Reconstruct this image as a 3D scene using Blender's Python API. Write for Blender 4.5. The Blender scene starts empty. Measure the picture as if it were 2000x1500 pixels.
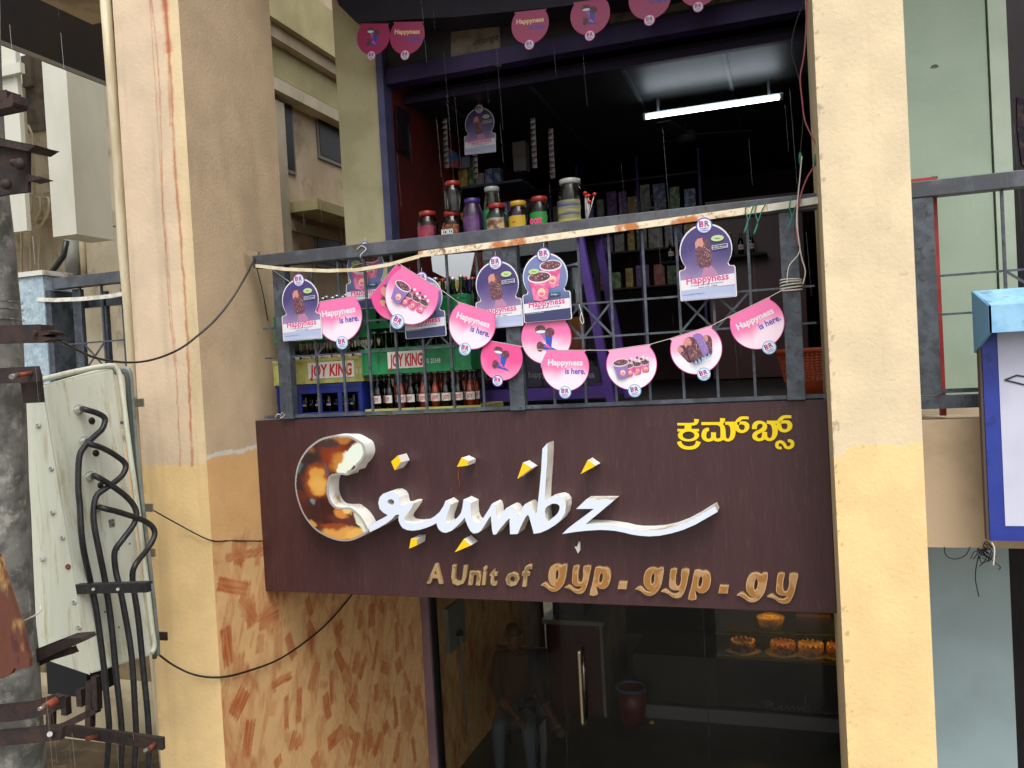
import bpy, math, random
import numpy as np
from mathutils import Vector, Matrix, Euler
from mathutils.geometry import tessellate_polygon
random.seed(7); rng=np.random.default_rng(7)
sc=bpy.context.scene; COL=sc.collection
R_=math.radians
# ------------------------------------------------------------------ camera, world, sun, exposure
CQ=(-0.0195419,0.0547691,0.3246929); CP=Vector((3.1294334,-4.3291129,3.7392801)); FPX=1626.0
def _rot(rx,ry,rz):
    return Matrix.Rotation(rz,3,'Z')@Matrix.Rotation(rx,3,'X')@Matrix.Rotation(ry,3,'Y')
CR=_rot(*CQ)
cam=bpy.data.cameras.new('camera'); cam.sensor_width=36; cam.lens=FPX/2000*36; cam.clip_start=.05; cam.clip_end=500
co=bpy.data.objects.new('camera',cam); COL.objects.link(co); sc.camera=co
_m=CR@Matrix(((1,0,0),(0,0,-1),(0,1,0)))
co.matrix_world=Matrix.Translation(CP)@_m.to_4x4()
w=bpy.data.worlds.new("World"); sc.world=w; w.use_nodes=True
nt=w.node_tree; bg=nt.nodes['Background']; sky=nt.nodes.new('ShaderNodeTexSky'); sky.sky_type='NISHITA'
sky.sun_disc=False; sky.sun_elevation=R_(58); sky.sun_rotation=R_(156); sky.dust_density=4; sky.air_density=1.0
hs=nt.nodes.new('ShaderNodeHueSaturation'); hs.inputs['Saturation'].default_value=.22
nt.links.new(sky.outputs[0],hs.inputs['Color']); nt.links.new(hs.outputs[0],bg.inputs['Color']); bg.inputs['Strength'].default_value=.15
sl=bpy.data.lights.new('sun','SUN'); sl.energy=.7; sl.angle=R_(30); sl.color=(1,.975,.94)
so=bpy.data.objects.new('sun',sl); COL.objects.link(so)
_az=R_(156); _el=R_(58)
sd=Vector((math.sin(_az)*math.cos(_el),math.cos(_az)*math.cos(_el),math.sin(_el)))
so.rotation_euler=sd.to_track_quat('Z','Y').to_euler(); so.location=(0,-6,9)
sc.view_settings.view_transform='Standard'; sc.view_settings.look='None'; sc.view_settings.gamma=1; sc.view_settings.use_curve_mapping=False
sc.view_settings.exposure=0.78
sc.cycles.max_bounces=8; sc.cycles.transparent_max_bounces=16; sc.cycles.transmission_bounces=6
sc.cycles.sample_clamp_indirect=4
# ------------------------------------------------------------------ survey: a ray of the photograph meets a real plane
def at(px,py,x=None,y=None,z=None):
    d=CR@Vector(((px-1000)/FPX,1,-(py-750)/FPX))
    t=(x-CP.x)/d.x if x is not None else (y-CP.y)/d.y if y is not None else (z-CP.z)/d.z
    return CP+d*t
# ------------------------------------------------------------------ colour + material helpers
def lin(c):
    if isinstance(c,str):
        c=[int(c[i:i+2],16)/255 for i in (0,2,4)]
        return tuple((v/12.92 if v<=.04045 else ((v+.055)/1.055)**2.4) for v in c)
    return tuple(c)
MATS={}
def mat(name,color,rough=.7,metal=0,c2=None,scale=6,detail=4,lo=.4,hi=.65,bump=0,bscale=60,stretch=(1,1,1),emit=0,spec=.5,c3=None,s3=20,coat=0,trans=0,attr=None,alpha=1,vary=0):
    if name in MATS: return MATS[name]
    m=bpy.data.materials.new(name); m.use_nodes=True; n=m.node_tree; b=n.nodes['Principled BSDF']; L=n.links.new
    tc=n.nodes.new('ShaderNodeTexCoord'); mp=n.nodes.new('ShaderNodeMapping'); mp.inputs['Scale'].default_value=stretch
    L(tc.outputs['Object'],mp.inputs[0])
    def noise(s,d=4,r=.55):
        t=n.nodes.new('ShaderNodeTexNoise'); t.inputs['Scale'].default_value=s; t.inputs['Detail'].default_value=d; t.inputs['Roughness'].default_value=r
        L(mp.outputs[0],t.inputs['Vector']); return t.outputs['Fac']
    def ramp(f,a,c):
        r=n.nodes.new('ShaderNodeMapRange'); r.inputs['From Min'].default_value=a; r.inputs['From Max'].default_value=c; r.interpolation_type='SMOOTHSTEP'
        L(f,r.inputs['Value']); return r.outputs[0]
    def mix(f,a,c):
        x=n.nodes.new('ShaderNodeMix'); x.data_type='RGBA'
        if hasattr(f,'name'): L(f,x.inputs[0])
        else: x.inputs[0].default_value=f
        for v,i in ((a,6),(c,7)):
            if isinstance(v,tuple): x.inputs[i].default_value=(*v,1)
            else: L(v,x.inputs[i])
        return x.outputs[2]
    base=lin(color)
    if attr:
        a=n.nodes.new('ShaderNodeAttribute'); a.attribute_name=attr; base=a.outputs['Color']
        if vary:
            x=n.nodes.new('ShaderNodeMix'); x.data_type='RGBA'; x.blend_type='MULTIPLY'; x.inputs[0].default_value=1
            L(a.outputs['Color'],x.inputs[6]); g=mix(ramp(noise(scale,detail),.3,.7),(1-vary,1-vary,1-vary*.9),(1,1,1)); L(g,x.inputs[7]); base=x.outputs[2]
    if c2: base=mix(ramp(noise(scale,detail),lo,hi),base,lin(c2))
    if c3: base=mix(ramp(noise(s3,6,.7),.52,.68),base,lin(c3))
    if isinstance(base,tuple): b.inputs['Base Color'].default_value=(*base,1)
    else: L(base,b.inputs['Base Color'])
    b.inputs['Roughness'].default_value=rough; b.inputs['Metallic'].default_value=metal; b.inputs['Specular IOR Level'].default_value=spec
    b.inputs['Coat Weight'].default_value=coat; b.inputs['Transmission Weight'].default_value=trans; b.inputs['Alpha'].default_value=alpha
    if emit:
        b.inputs['Emission Color'].default_value=(*lin(color),1); b.inputs['Emission Strength'].default_value=emit
    if bump:
        bp=n.nodes.new('ShaderNodeBump'); bp.inputs['Strength'].default_value=bump; bp.inputs['Distance'].default_value=.004
        L(noise(bscale,5,.6),bp.inputs['Height']); L(bp.outputs[0],b.inputs['Normal'])
        if rough>.3 and rough<.9:
            rr=n.nodes.new('ShaderNodeMapRange'); rr.inputs['To Min'].default_value=rough-.12; rr.inputs['To Max'].default_value=min(1,rough+.12)
            L(noise(9,4),rr.inputs['Value']); L(rr.outputs[0],b.inputs['Roughness'])
    MATS[name]=m; return m
def glass_mat(name,tint=(1,1,1),refl=1.0,rough=.0,ior=1.45):
    if name in MATS: return MATS[name]
    m=bpy.data.materials.new(name); m.use_nodes=True; n=m.node_tree; n.nodes.clear(); L=n.links.new
    o=n.nodes.new('ShaderNodeOutputMaterial'); mx=n.nodes.new('ShaderNodeMixShader'); t=n.nodes.new('ShaderNodeBsdfTransparent'); g=n.nodes.new('ShaderNodeBsdfGlossy'); f=n.nodes.new('ShaderNodeFresnel')
    t.inputs['Color'].default_value=(*tint,1); g.inputs['Roughness'].default_value=rough; f.inputs['IOR'].default_value=ior
    mu=n.nodes.new('ShaderNodeMath'); mu.operation='MULTIPLY'; mu.inputs[1].default_value=refl
    L(f.outputs[0],mu.inputs[0]); L(mu.outputs[0],mx.inputs[0]); L(t.outputs[0],mx.inputs[1]); L(g.outputs[0],mx.inputs[2]); L(mx.outputs[0],o.inputs[0])
    MATS[name]=m; return m
# ------------------------------------------------------------------ geometry helpers
def catmull(pts,n=4,closed=False):
    P=[Vector(p) for p in pts]; out=[]; N=len(P)
    rngs=range(N) if closed else range(N-1)
    for i in rngs:
        if closed: a,b,c,d=P[i-1],P[i],P[(i+1)%N],P[(i+2)%N]
        else: a,b,c,d=P[max(i-1,0)],P[i],P[i+1],P[min(i+2,N-1)]
        for k in range(n):
            t=k/n; out.append(.5*((2*b)+(c-a)*t+(2*a-5*b+4*c-d)*t*t+(3*b-a-3*c+d)*t**3))
    if not closed: out.append(P[-1])
    return out
class MB:
    def __init__(s): s.v=[]; s.f=[]; s.sm=[]
    def add(s,vs,fs,smooth=False):
        o=len(s.v); s.v+= [Vector(v) for v in vs]; s.f+=[tuple(i+o for i in f) for f in fs]; s.sm+=[smooth]*len(fs); return s
    def box(s,x0,x1,y0,y1,z0,z1):
        return s.hexa([(x0,y0,z0),(x1,y0,z0),(x1,y1,z0),(x0,y1,z0),(x0,y0,z1),(x1,y0,z1),(x1,y1,z1),(x0,y1,z1)])
    def hexa(s,p): return s.add(p,[(0,3,2,1),(4,5,6,7),(0,1,5,4),(1,2,6,5),(2,3,7,6),(3,0,4,7)])
    def bar(s,a,b,w,h=None,up=(0,0,1)):
        a=Vector(a);b=Vector(b);d=(b-a).normalized();u=Vector(up)
        if abs(d.dot(u))>.95:u=Vector((0,1,0))
        r=d.cross(u).normalized();u=r.cross(d); h=h or w
        return s.hexa([a-r*w/2-u*h/2,a+r*w/2-u*h/2,b+r*w/2-u*h/2,b-r*w/2-u*h/2,a-r*w/2+u*h/2,a+r*w/2+u*h/2,b+r*w/2+u*h/2,b-r*w/2+u*h/2])
    def tube(s,pts,r,n=8,smooth=True):
        P=[Vector(p) for p in pts]; N=len(P); rr=r if isinstance(r,(list,tuple)) else [r]*N
        vs=[]; u=None
        for i,p in enumerate(P):
            d=(P[min(i+1,N-1)]-P[max(i-1,0)]).normalized()
            if u is None: u=d.cross(Vector((0,0,1))); u=u if u.length>.1 else d.cross(Vector((0,1,0)))
            u=(u-d*u.dot(d)).normalized(); w_=d.cross(u)
            for k in range(n):
                a=2*math.pi*k/n; vs.append(p+(u*math.cos(a)+w_*math.sin(a))*rr[i])
        fs=[(i*n+k,i*n+(k+1)%n,(i+1)*n+(k+1)%n,(i+1)*n+k) for i in range(N-1) for k in range(n)]
        s.add(vs,fs,smooth); o=len(s.v)-len(vs)
        s.f+=[tuple(o+k for k in range(n))[::-1],tuple(o+(N-1)*n+k for k in range(n))]; s.sm+=[False,False]; return s
    def lathe(s,prof,n=14,c=(0,0,0),smooth=True):
        c=Vector(c);vs=[];m=len(prof)
        for r,z in prof:
            for k in range(n): a=2*math.pi*k/n; vs.append(c+Vector((r*math.cos(a),r*math.sin(a),z)))
        return s.add(vs,[(i*n+k,i*n+(k+1)%n,(i+1)*n+(k+1)%n,(i+1)*n+k) for i in range(m-1) for k in range(n)],smooth)
    def prism(s,loops,d):
        """loops: outer + holes as 3D points, extruded along d (may be zero)"""
        loops=[[Vector(p) for p in l] for l in loops]; tri=tessellate_polygon(loops); flat=[p for l in loops for p in l]; N=len(flat)
        d=Vector(d)
        if d.length<1e-9: return s.add(flat,[tuple(t) for t in tri])
        fs=[tuple(t) for t in tri]+[tuple(i+N for i in t)[::-1] for t in tri]; o=0
        for l in loops:
            n=len(l); fs+=[(o+i,o+(i+1)%n,N+o+(i+1)%n,N+o+i) for i in range(n)]; o+=n
        return s.add(flat+[p+d for p in flat],fs)
    def ribbon(s,pts,w,nrm=(0,-1,0)):
        P=[Vector(p) for p in pts];nrm=Vector(nrm);N=len(P);vs=[]
        ww=w if isinstance(w,(list,tuple)) else [w]*N
        for i,p in enumerate(P):
            d=(P[min(i+1,N-1)]-P[max(i-1,0)]).normalized(); u=d.cross(nrm).normalized(); vs+=[p-u*ww[i]/2,p+u*ww[i]/2]
        return s.add(vs,[(2*i,2*i+1,2*i+3,2*i+2) for i in range(N-1)])
    def build(s,name,m,parent=None,bevel=0,label=None,kind=None,local=False,**kw):
        off=Vector((0,0,0)); p=parent
        while p is not None and not local: off+=p.location; p=p.parent
        me=bpy.data.meshes.new(name); me.from_pydata([tuple(v-off) for v in s.v],[],s.f); me.polygons.foreach_set('use_smooth',s.sm)
        ms=m if isinstance(m,list) else [m]
        for x in ms: me.materials.append(x)
        me.update(); o=bpy.data.objects.new(name,me); COL.objects.link(o)
        if parent: o.parent=parent
        if bevel:
            b=o.modifiers.new('bevel','BEVEL'); b.width=bevel; b.segments=2; b.limit_method='ANGLE'; b.angle_limit=R_(40)
        if label:o['label']=label
        if kind:o['kind']=kind
        for k,v in kw.items(): o[k]=v
        return o
def tag(o,label,cat,group=None):
    o['label']=label;o['category']=cat
    if group:o['group']=group
    return o
def thing(name,label,cat,loc=(0,0,0),group=None):
    o=bpy.data.objects.new(name,None); COL.objects.link(o); o.location=loc; o.empty_display_size=.1
    return tag(o,label,cat,group)
def dup(root,loc=None,rot=None,scale=None,label=None):
    def cp(o,par):
        c=o.copy(); COL.objects.link(c)
        if par is not None: c.parent=par
        for ch in o.children: cp(ch,c)
        return c
    r=cp(root,None)
    if loc is not None:r.location=loc
    if rot is not None:r.rotation_euler=rot
    if scale is not None:r.scale=(scale,)*3
    if label:r['label']=label
    return r
_tc={}
def text2d(s,bold=0,shear=0,res=2):
    k=(s,bold,shear)
    if k in _tc:return _tc[k]
    cu=bpy.data.curves.new('t','FONT'); cu.body=s; cu.offset=bold; cu.shear=shear; cu.resolution_u=res
    o=bpy.data.objects.new('t',cu); COL.objects.link(o); dg=bpy.context.evaluated_depsgraph_get()
    me=o.evaluated_get(dg).to_mesh(); vs=[(v.co.x,v.co.y) for v in me.vertices]; fs=[tuple(p.vertices) for p in me.polygons]
    o.evaluated_get(dg).to_mesh_clear(); bpy.data.objects.remove(o); bpy.data.curves.remove(cu)
    x0=min(v[0] for v in vs);x1=max(v[0] for v in vs)
    _tc[k]=([((a-x0)/(x1-x0),b/.7) for a,b in vs],fs); return _tc[k]   # width 1, cap height ~1
def put_text(mb,s,O,ux,width,height,up=(0,0,1),bold=0,shear=0,depth=None):
    vs,fs=text2d(s,bold,shear); O=Vector(O);ux=Vector(ux).normalized();up=Vector(up).normalized()
    V=[O+ux*a*width+up*b*height for a,b in vs]
    if depth is None: return mb.add(V,fs)
    d=Vector(depth); N=len(V); cnt={}
    for f in fs:
        for i in range(len(f)):
            e=(f[i],f[(i+1)%len(f)]); cnt[e]=1
    side=[(a,b,b+N,a+N) for a,b in cnt if (b,a) not in cnt]
    return mb.add(V+[p+d for p in V],list(fs)+side)
# numpy value noise for painted plaster
def vnoise(x,y,seed=0):
    xi=np.floor(x).astype(np.int64);yi=np.floor(y).astype(np.int64);xf=x-xi;yf=y-yi
    def h(a,b):
        n=(a*374761393+b*668265263+seed*974711)&0xffffffff; n=((n^(n>>13))*1274126177)&0xffffffff; return ((n^(n>>16))&0xffff)/65535.
    u=xf*xf*(3-2*xf);v=yf*yf*(3-2*yf)
    return (h(xi,yi)*(1-u)+h(xi+1,yi)*u)*(1-v)+(h(xi,yi+1)*(1-u)+h(xi+1,yi+1)*u)*v
def fbm(x,y,seed=0,o=4):
    r=0;a=.5;t=0
    for i in range(o): r=r+a*vnoise(x*2**i,y*2**i,seed+i);t+=a;a*=.5
    return r/t
def sstep(a,b,x): t=np.clip((x-a)/(b-a),0,1); return t*t*(3-2*t)
def painted(name,sheets,m,parent,extra=None,label=None,kind=None):
    """sheets: (O,U,V,lu,lv,step,fn) grids with an albedo per vertex"""
    V=[];F=[];C=[];o=0
    for O,U,Vv,lu,lv,st,fn in sheets:
        nu=max(1,int(lu/st))+1;nv=max(1,int(lv/st))+1
        a,b=np.meshgrid(np.linspace(0,lu,nu),np.linspace(0,lv,nv)); O=np.array(O,float)
        P=O+a[...,None]*np.array(U,float)+b[...,None]*np.array(Vv,float); V.append(P.reshape(-1,3)); C.append(fn(a,b).reshape(-1,3))
        i=np.arange(nu*nv).reshape(nv,nu)+o; F.append(np.stack([i[:-1,:-1],i[:-1,1:],i[1:,1:],i[1:,:-1]],-1).reshape(-1,4)); o+=nu*nv
    V=np.concatenate(V);C=np.concatenate(C);F=np.concatenate(F)
    off=np.array(parent.location) if parent else 0
    me=bpy.data.meshes.new(name); me.vertices.add(len(V)); me.vertices.foreach_set('co',(V-off).astype(np.float32).ravel())
    me.loops.add(F.size); me.loops.foreach_set('vertex_index',F.astype(np.int32).ravel()); me.polygons.add(len(F)); me.polygons.foreach_set('loop_start',np.arange(0,F.size,4,dtype=np.int32))
    me.update(calc_edges=True); ca=me.color_attributes.new('paint','FLOAT_COLOR','POINT'); ca.data.foreach_set('color',np.concatenate([C,np.ones((len(C),1))],1).astype(np.float32).ravel())
    me.materials.append(m); ob=bpy.data.objects.new(name,me); COL.objects.link(ob)
    if parent:ob.parent=parent
    if label:ob['label']=label
    if kind:ob['kind']=kind
    return ob
# ------------------------------------------------------------------ shared materials
M_ledge=mat('cream plaster','CDBF9F',.85,c2='B9A98A',scale=3,bump=.3,bscale=120)
M_plasterA=mat('painted plaster','888888',.75,attr='paint',vary=.12,scale=5,bump=.6,bscale=55)
M_pattern=mat('brushed wall paint','888888',.55,attr='paint',vary=.1,scale=30,bump=.1,bscale=60)
M_rail=mat('blue grey rail paint','3A4048',.5,c2='4E565F',scale=14,c3='2A2724',s3=30,bump=.25,bscale=150,metal=.0)
M_railb=mat('rail front worn paint','3C4047',.5,c2='51565C',scale=9,c3='4A3B30',s3=14,bump=.3,bscale=120)
M_rustcream=mat('cream strip with rust','E2D6B8',.6,c2='B5713A',scale=9,lo=.5,hi=.66,c3='8A5A34',s3=26,bump=.2)
M_cream=mat('cream batten','D9CFAF',.6,c2='BFAE85',scale=12)
M_sign=mat('maroon sign panel','3A1F22',.42,c2='422628',c3='4A3234',s3=22,scale=3,lo=.3,hi=.8,stretch=(4,4,.35),coat=.1,bump=.04)
M_white=mat('sign letter acrylic','D3DCEC',.35,bump=.0)
M_lwhite=mat('sign letter return','E7E6DF',.45,c2='D6CFBE',scale=8,lo=.55,hi=.75,c3='A98F6C',s3=5)
M_yel=mat('yellow acrylic','F2C200',.4)
M_kan=mat('yellow vinyl','EFCF00',.4)
M_gold=mat('bronze acrylic letter','A8763F',.28,metal=.35,c2='BC9468',scale=9,lo=.47,hi=.53)
M_goldedge=mat('gold letter edge','E2C08E',.25,metal=.5)
M_dark=mat('dark interior paint','262023',.8,c2='1B1719',scale=2)
M_darkred=mat('dark red wall','66201A',.6,c2='4E1712',scale=2)
M_purple=mat('purple frame paint','44297A',.5,c2='382064',scale=5)
M_black=mat('black cable rubber','1C1C1F',.42,c2='2B2B2E',scale=40,bump=.1)
M_rust=mat('rusted steel','2C2422',.75,c2='3E2C26',scale=14,c3='1D1918',s3=22,bump=.5,bscale=70,metal=.2)
M_rusto=mat('orange rust','8A4326',.85,c2='5E2A1A',scale=18,bump=.5)
M_conc=mat('weathered concrete','7C7B75',.9,c2='55554F',scale=9,c3='9A988E',s3=14,bump=.8,bscale=40)
M_box=mat('cabinet pale green paint','D2D5C2',.45,c2='C0C4B0',scale=3,lo=.45,hi=.8,stretch=(6,6,.6),c3='B9B494',s3=4,bump=.05)
M_boxs=mat('cabinet side paint','A9AEA2',.5,c2='8F958B',scale=4,stretch=(1,1,.5))
M_screw=mat('zinc screw','9A9A94',.35,metal=.8)
M_gland=mat('white gland plastic','C9C9C2',.5,c2='8B8676',scale=40)
M_wire=mat('thin black wire','151314',.6)
M_string=mat('white string','C9C5BA',.8)
M_pvc=mat('cream pvc pipe','CFC2A4',.45,c2='BDAE8C',scale=6,stretch=(3,3,.5))
M_glass=glass_mat('window glass',(.86,.88,.87),.38)
M_jarg=glass_mat('clear jar plastic',(.9,.92,.9),1.0,.06)
# ================================================================== SETTING
g=MB().add([(-40,-40,0),(40,-40,0),(40,40,0),(-40,40,0)],[(0,1,2,3)])
g.build('ground',mat('wet earth and road','6B6257',.6,c2='857865',scale=1.2,c3='574F45',s3=4,bump=.6,bscale=14),kind='structure')
MB().box(-12,-.46,.1,3.0,.001,.02).build('yard_ground',mat('wet brown yard','40331F',.6,c2='2A2116',scale=2,c3='584732',s3=5,bump=.5,bscale=12),kind='structure')  # brown dirt, with the shade under the balcony put into its darker colour
# ---- the shop building ------------------------------------------------------------
YF=-.465; YB=.42; TOPZ=7.2
bld=thing('shop_building','cream and yellow two storey shopfront building with open balcony between two plastered pillars','building',(0,0,0))
cream=np.array(lin('D9C2A4')); creamShade=np.array(lin('C9B08E')); yellow=np.array(lin('E6C68C')); orangey=np.array(lin('DDB076')); yedge=np.array(lin('E6CE98'))  # second cream is for pillar sides, their shade put into the colour
def mottled(c,a,b,s=0,k=.06): return c*(1-k+2*k*fbm(a*6+3,b*5+9,s))[...,None]
drips=[ # rust runs down the pillar: (photo points, width m, strength)
 ([(296,0),(308,110),(312,190),(316,300),(318,430),(322,470),(330,600),(345,740),(352,880),(352,905)],.006,.8),
 ([(322,0),(330,90),(334,160),(338,250),(342,330),(350,430),(357,520),(364,620),(369,740),(374,850),(376,905)],.011,1.),
 ([(322,0),(326,60),(330,95)],.026,1.),([(320,430),(327,500),(336,620),(344,700)],.006,.6),([(331,100),(329,170),(333,240)],.01,.6)]
dw=[]
for pts,wd,stg in drips:
    q=[at(*p,y=YF) for p in pts]; dw.append((np.array([p.z for p in q])[::-1],np.array([p.x for p in q])[::-1],wd,stg))
zy=at(350,907,y=YF).z
def frontL(a,b):
    x=-.452+a; z=b
    c=mottled(cream,a,b); e=sstep(.30,.44,a+.02*fbm(b*3,a*9,5))[...,None]*.55; c=c*(1-e)+yedge*e
    zz=zy+.01*(fbm(a*20,b*0+3,8)-.5); t=(z<zz)[...,None]; c=np.where(t,mottled(yellow,a,b,4,.04),c)
    for zs,xs,wd,stg in dw:
        xc=np.interp(z,zs,xs)+.012*(fbm(z*14,z*0,3)-.5)+.005*(fbm(z*70,z*0,6)-.5); wv=wd*(.3+.8*fbm(z*22,a*0+1,9))
        f=np.exp(-((x-xc)/wv)**2)*stg*(z>zs[0]-.02)*(.35+.65*fbm(z*9,z*0+2,12)); f=np.clip(f*1.25,0,.8)[...,None]; c=c*(1-f)+np.array(lin('B4623C'))*f
    c=c*(1-.14*sstep(.55,.8,fbm(a*9,b*.9,31)))[...,None]*(1-.12*sstep(.03,.0,a)*sstep(.5,.7,fbm(a*3,b*9,35)))[...,None]
    return c
# brush strokes of the patterned wall, in (y,z) metres
strokes=[]
manual=[((425,1140),(485,1152),.03),((440,1225),(448,1300),.035),((470,1165),(500,1210),.02),((505,1215),(545,1195),.045),((560,1240),(575,1285),.03),((600,1215),(615,1245),.025),((655,1240),(670,1215),.03),((655,1270),(672,1310),.03),((690,1315),(700,1270),.03),((728,1310),(738,1250),.02),((605,1350),(622,1290),.03),((530,1340),(570,1318),.02),((455,1400),(480,1345),.045),((480,1480),(490,1405),.035),((558,1360),(560,1425),.02),((635,1355),(642,1405),.03),((685,1360),(700,1390),.03),((745,1300),(760,1310),.035),((775,1290),(780,1315),.03),((775,1215),(775,1275),.025),((800,1220),(808,1270),.02),((640,1455),(670,1425),.04),((700,1430),(685,1500),.035),((575,1460),(590,1440),.03),((730,1475),(745,1430),.03),((770,1490),(780,1440),.03),((770,1360),(775,1420),.022),((735,1335),(735,1370),.03),((800,1330),(795,1350),.02),((610,1500),(625,1480),.05),((740,1180),(750,1190),.03),((705,1190),(700,1230),.02),((440,1090),(520,1075),.02),((805,1440),(812,1490),.02),((795,1380),(805,1410),.03),((540,1480),(545,1500),.03)]
for a_,b_,wd in manual:
    p=at(*a_,x=0);q=at(*b_,x=0); strokes.append((p.y,p.z,q.y,q.z,wd*1.35,.9))
for i in range(430):
    y=-.46+random.random()*6.1; z=2.75-random.random()**.9*2.7; an=random.gauss(0,.45)+math.pi/2; l=random.uniform(.06,.26)
    strokes.append((y,z,y+l*math.cos(an),z+l*math.sin(an),random.uniform(.015,.055),random.choice((.2,.3,.4,.6,.85))))
def patt(y,z):
    base=np.array(lin('E4B87E')); st=np.array(lin('B2521E')); f=.75*sstep(.48,.72,fbm(y*9+z*3,z*4,40))*fbm(y*60+z*14,z*7,41)+.6*sstep(.48,.68,fbm(y*16-z*7,z*5,44))*fbm(y*90,z*9,47)
    for y0,z0,y1,z1,wd,al in strokes:
        L=math.hypot(y1-y0,z1-z0); dx,dz=(y1-y0)/L,(z1-z0)/L; R=L+wd
        m=(abs(y-(y0+y1)/2)<R)&(abs(z-(z0+z1)/2)<R)
        if not m.any(): continue
        yy=y[m]-y0;zz=z[m]-z0; s=yy*dx+zz*dz; t=-yy*dz+zz*dx+.012*(fbm(s*9,s*0+y0*9,3)-.5)
        streak=fbm(t*170+y0*50,s*6,60); e=sstep(-.004,.006,s+.012*(streak-.5))*sstep(-.004,.006+ .06*(1-al),L-s+.03*(streak-.5))*sstep(-.003,.004,wd-abs(t)+.003*(streak-.5))
        ff=e*al*(.35+.8*streak)*(.55+.85*fbm(y[m]*12,z[m]*9,66)); f[m]=np.maximum(f[m],ff)
    f=np.clip(f,0,.95)[...,None]; return base*(1-f)+st*f
zs1=at(405,893,x=0).z; zs2=at(500,873,x=0).z; zp=at(430,1075,x=0).z
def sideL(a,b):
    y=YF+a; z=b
    c=mottled(creamShade,a,b,2); zb=zs1+(zs2-zs1)*np.clip(a/.45,0,1)+.03*(fbm(a*12,b*0,5)-.5)
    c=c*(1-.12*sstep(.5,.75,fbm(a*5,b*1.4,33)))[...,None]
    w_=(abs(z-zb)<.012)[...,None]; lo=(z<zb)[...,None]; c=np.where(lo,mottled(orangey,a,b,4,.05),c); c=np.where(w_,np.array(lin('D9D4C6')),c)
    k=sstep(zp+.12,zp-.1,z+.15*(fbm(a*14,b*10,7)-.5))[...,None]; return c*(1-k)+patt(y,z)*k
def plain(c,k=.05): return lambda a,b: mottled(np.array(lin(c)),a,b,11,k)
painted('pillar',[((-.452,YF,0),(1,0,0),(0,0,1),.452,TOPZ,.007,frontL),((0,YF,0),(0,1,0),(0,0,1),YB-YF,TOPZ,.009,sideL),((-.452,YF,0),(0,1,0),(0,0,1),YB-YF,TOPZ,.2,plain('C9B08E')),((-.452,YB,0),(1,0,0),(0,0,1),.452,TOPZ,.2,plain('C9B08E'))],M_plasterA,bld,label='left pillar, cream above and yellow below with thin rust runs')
zr=at(1628,872,y=YF).z
def frontR(a,b):
    c=mottled(np.array(lin('DDCAA6')),a,b,14,.05); zz=zr+.02*(fbm(a*9,b*0,21)-.5)-.05*sstep(.1,0,a)+.02*sstep(.28,.33,a); c=np.where((b<zz)[...,None],mottled(np.array(lin('E9CA90')),a,b,6,.04),c)
    eg=((a<.03)&(fbm(a*60,b*38,90,2)>.74))[...,None]*.45; c=c*(1-eg)+np.array(lin('7C6A50'))*eg
    k=(.25*np.exp(-((a-.215-.01*(fbm(b*2,b*0,3)-.5))/.006)**2)*(b>zz+.3)*fbm(b*3,a*0,2))[...,None]; c=c*(1-k)+np.array(lin('C9A668'))*k
    sp=sstep(.84,.9,fbm(a*50,b*50,77,2))[...,None]*.25; c=c*(1-sp)+np.array(lin('8B7C62'))*sp
    return c
XR0,XR1=3.285,3.638
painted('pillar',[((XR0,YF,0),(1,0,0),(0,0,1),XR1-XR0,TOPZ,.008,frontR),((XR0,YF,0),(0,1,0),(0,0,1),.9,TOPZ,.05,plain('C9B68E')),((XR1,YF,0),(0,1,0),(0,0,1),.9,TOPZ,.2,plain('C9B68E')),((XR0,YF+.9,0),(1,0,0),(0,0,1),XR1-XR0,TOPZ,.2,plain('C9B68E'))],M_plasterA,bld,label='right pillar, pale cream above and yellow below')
painted('side_wall',[((0,YB,0),(0,1,0),(0,0,1),2.16-YB,3.2,.009,lambda a,b:patt(YB+a,b)),((0,2.335,0),(0,1,0),(0,0,1),3.4,3.2,.02,lambda a,b:patt(2.335+a,b))],M_pattern,bld,label='side wall with rust orange brush strokes')
MB().box(-.12,-.004,YB,5.73,0,3.2).build('wall_core',M_ledge,bld)
MB().box(0.001,XR0-.002,.05,6.2,3.2,3.47).build('floor_slab',mat('slab plaster','B7A58A',.85,c2='96856D',scale=3,bump=.3),bld)
MB().box(-2.6,-.455,-.04,.3,2.45,at(285,865,y=0).z).build('beam',mat('salmon beam plaster','C9AF90',.85,c2='BBA081',scale=4,bump=.3),bld)
zb0=at(1930,1065,y=0).z; zb1=at(1800,820,y=0).z
MB().box(XR1+.003,9,-.06,.3,zb0,zb1).build('beam',mat('tan beam plaster','BFA98C',.85,c2='AE987B',scale=3,bump=.35),bld,label='tan beam behind the neighbour blue framed sign')
MB().box(XR1+.003,9,.302,3.5,3.2,3.39).build('floor_slab',MATS['slab plaster'],bld)
MB().box(-2.6,-.455,.302,3.5,3.1,3.38).build('floor_slab',MATS['slab plaster'],bld)
# overhanging roof slab above both balconies
MB().box(-2.6,9,-.12,1.6,6.98,7.2).build('roof_slab',MATS['slab plaster'],bld)
MB().box(.005,XR0-.004,.052,6.19,3.472,3.484).build('floor_tiling',mat('dark balcony tile','2A2624',.5,c2='201D1C',scale=4),bld)  # dark sheet over the slab that turns the balcony floor dark
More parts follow.
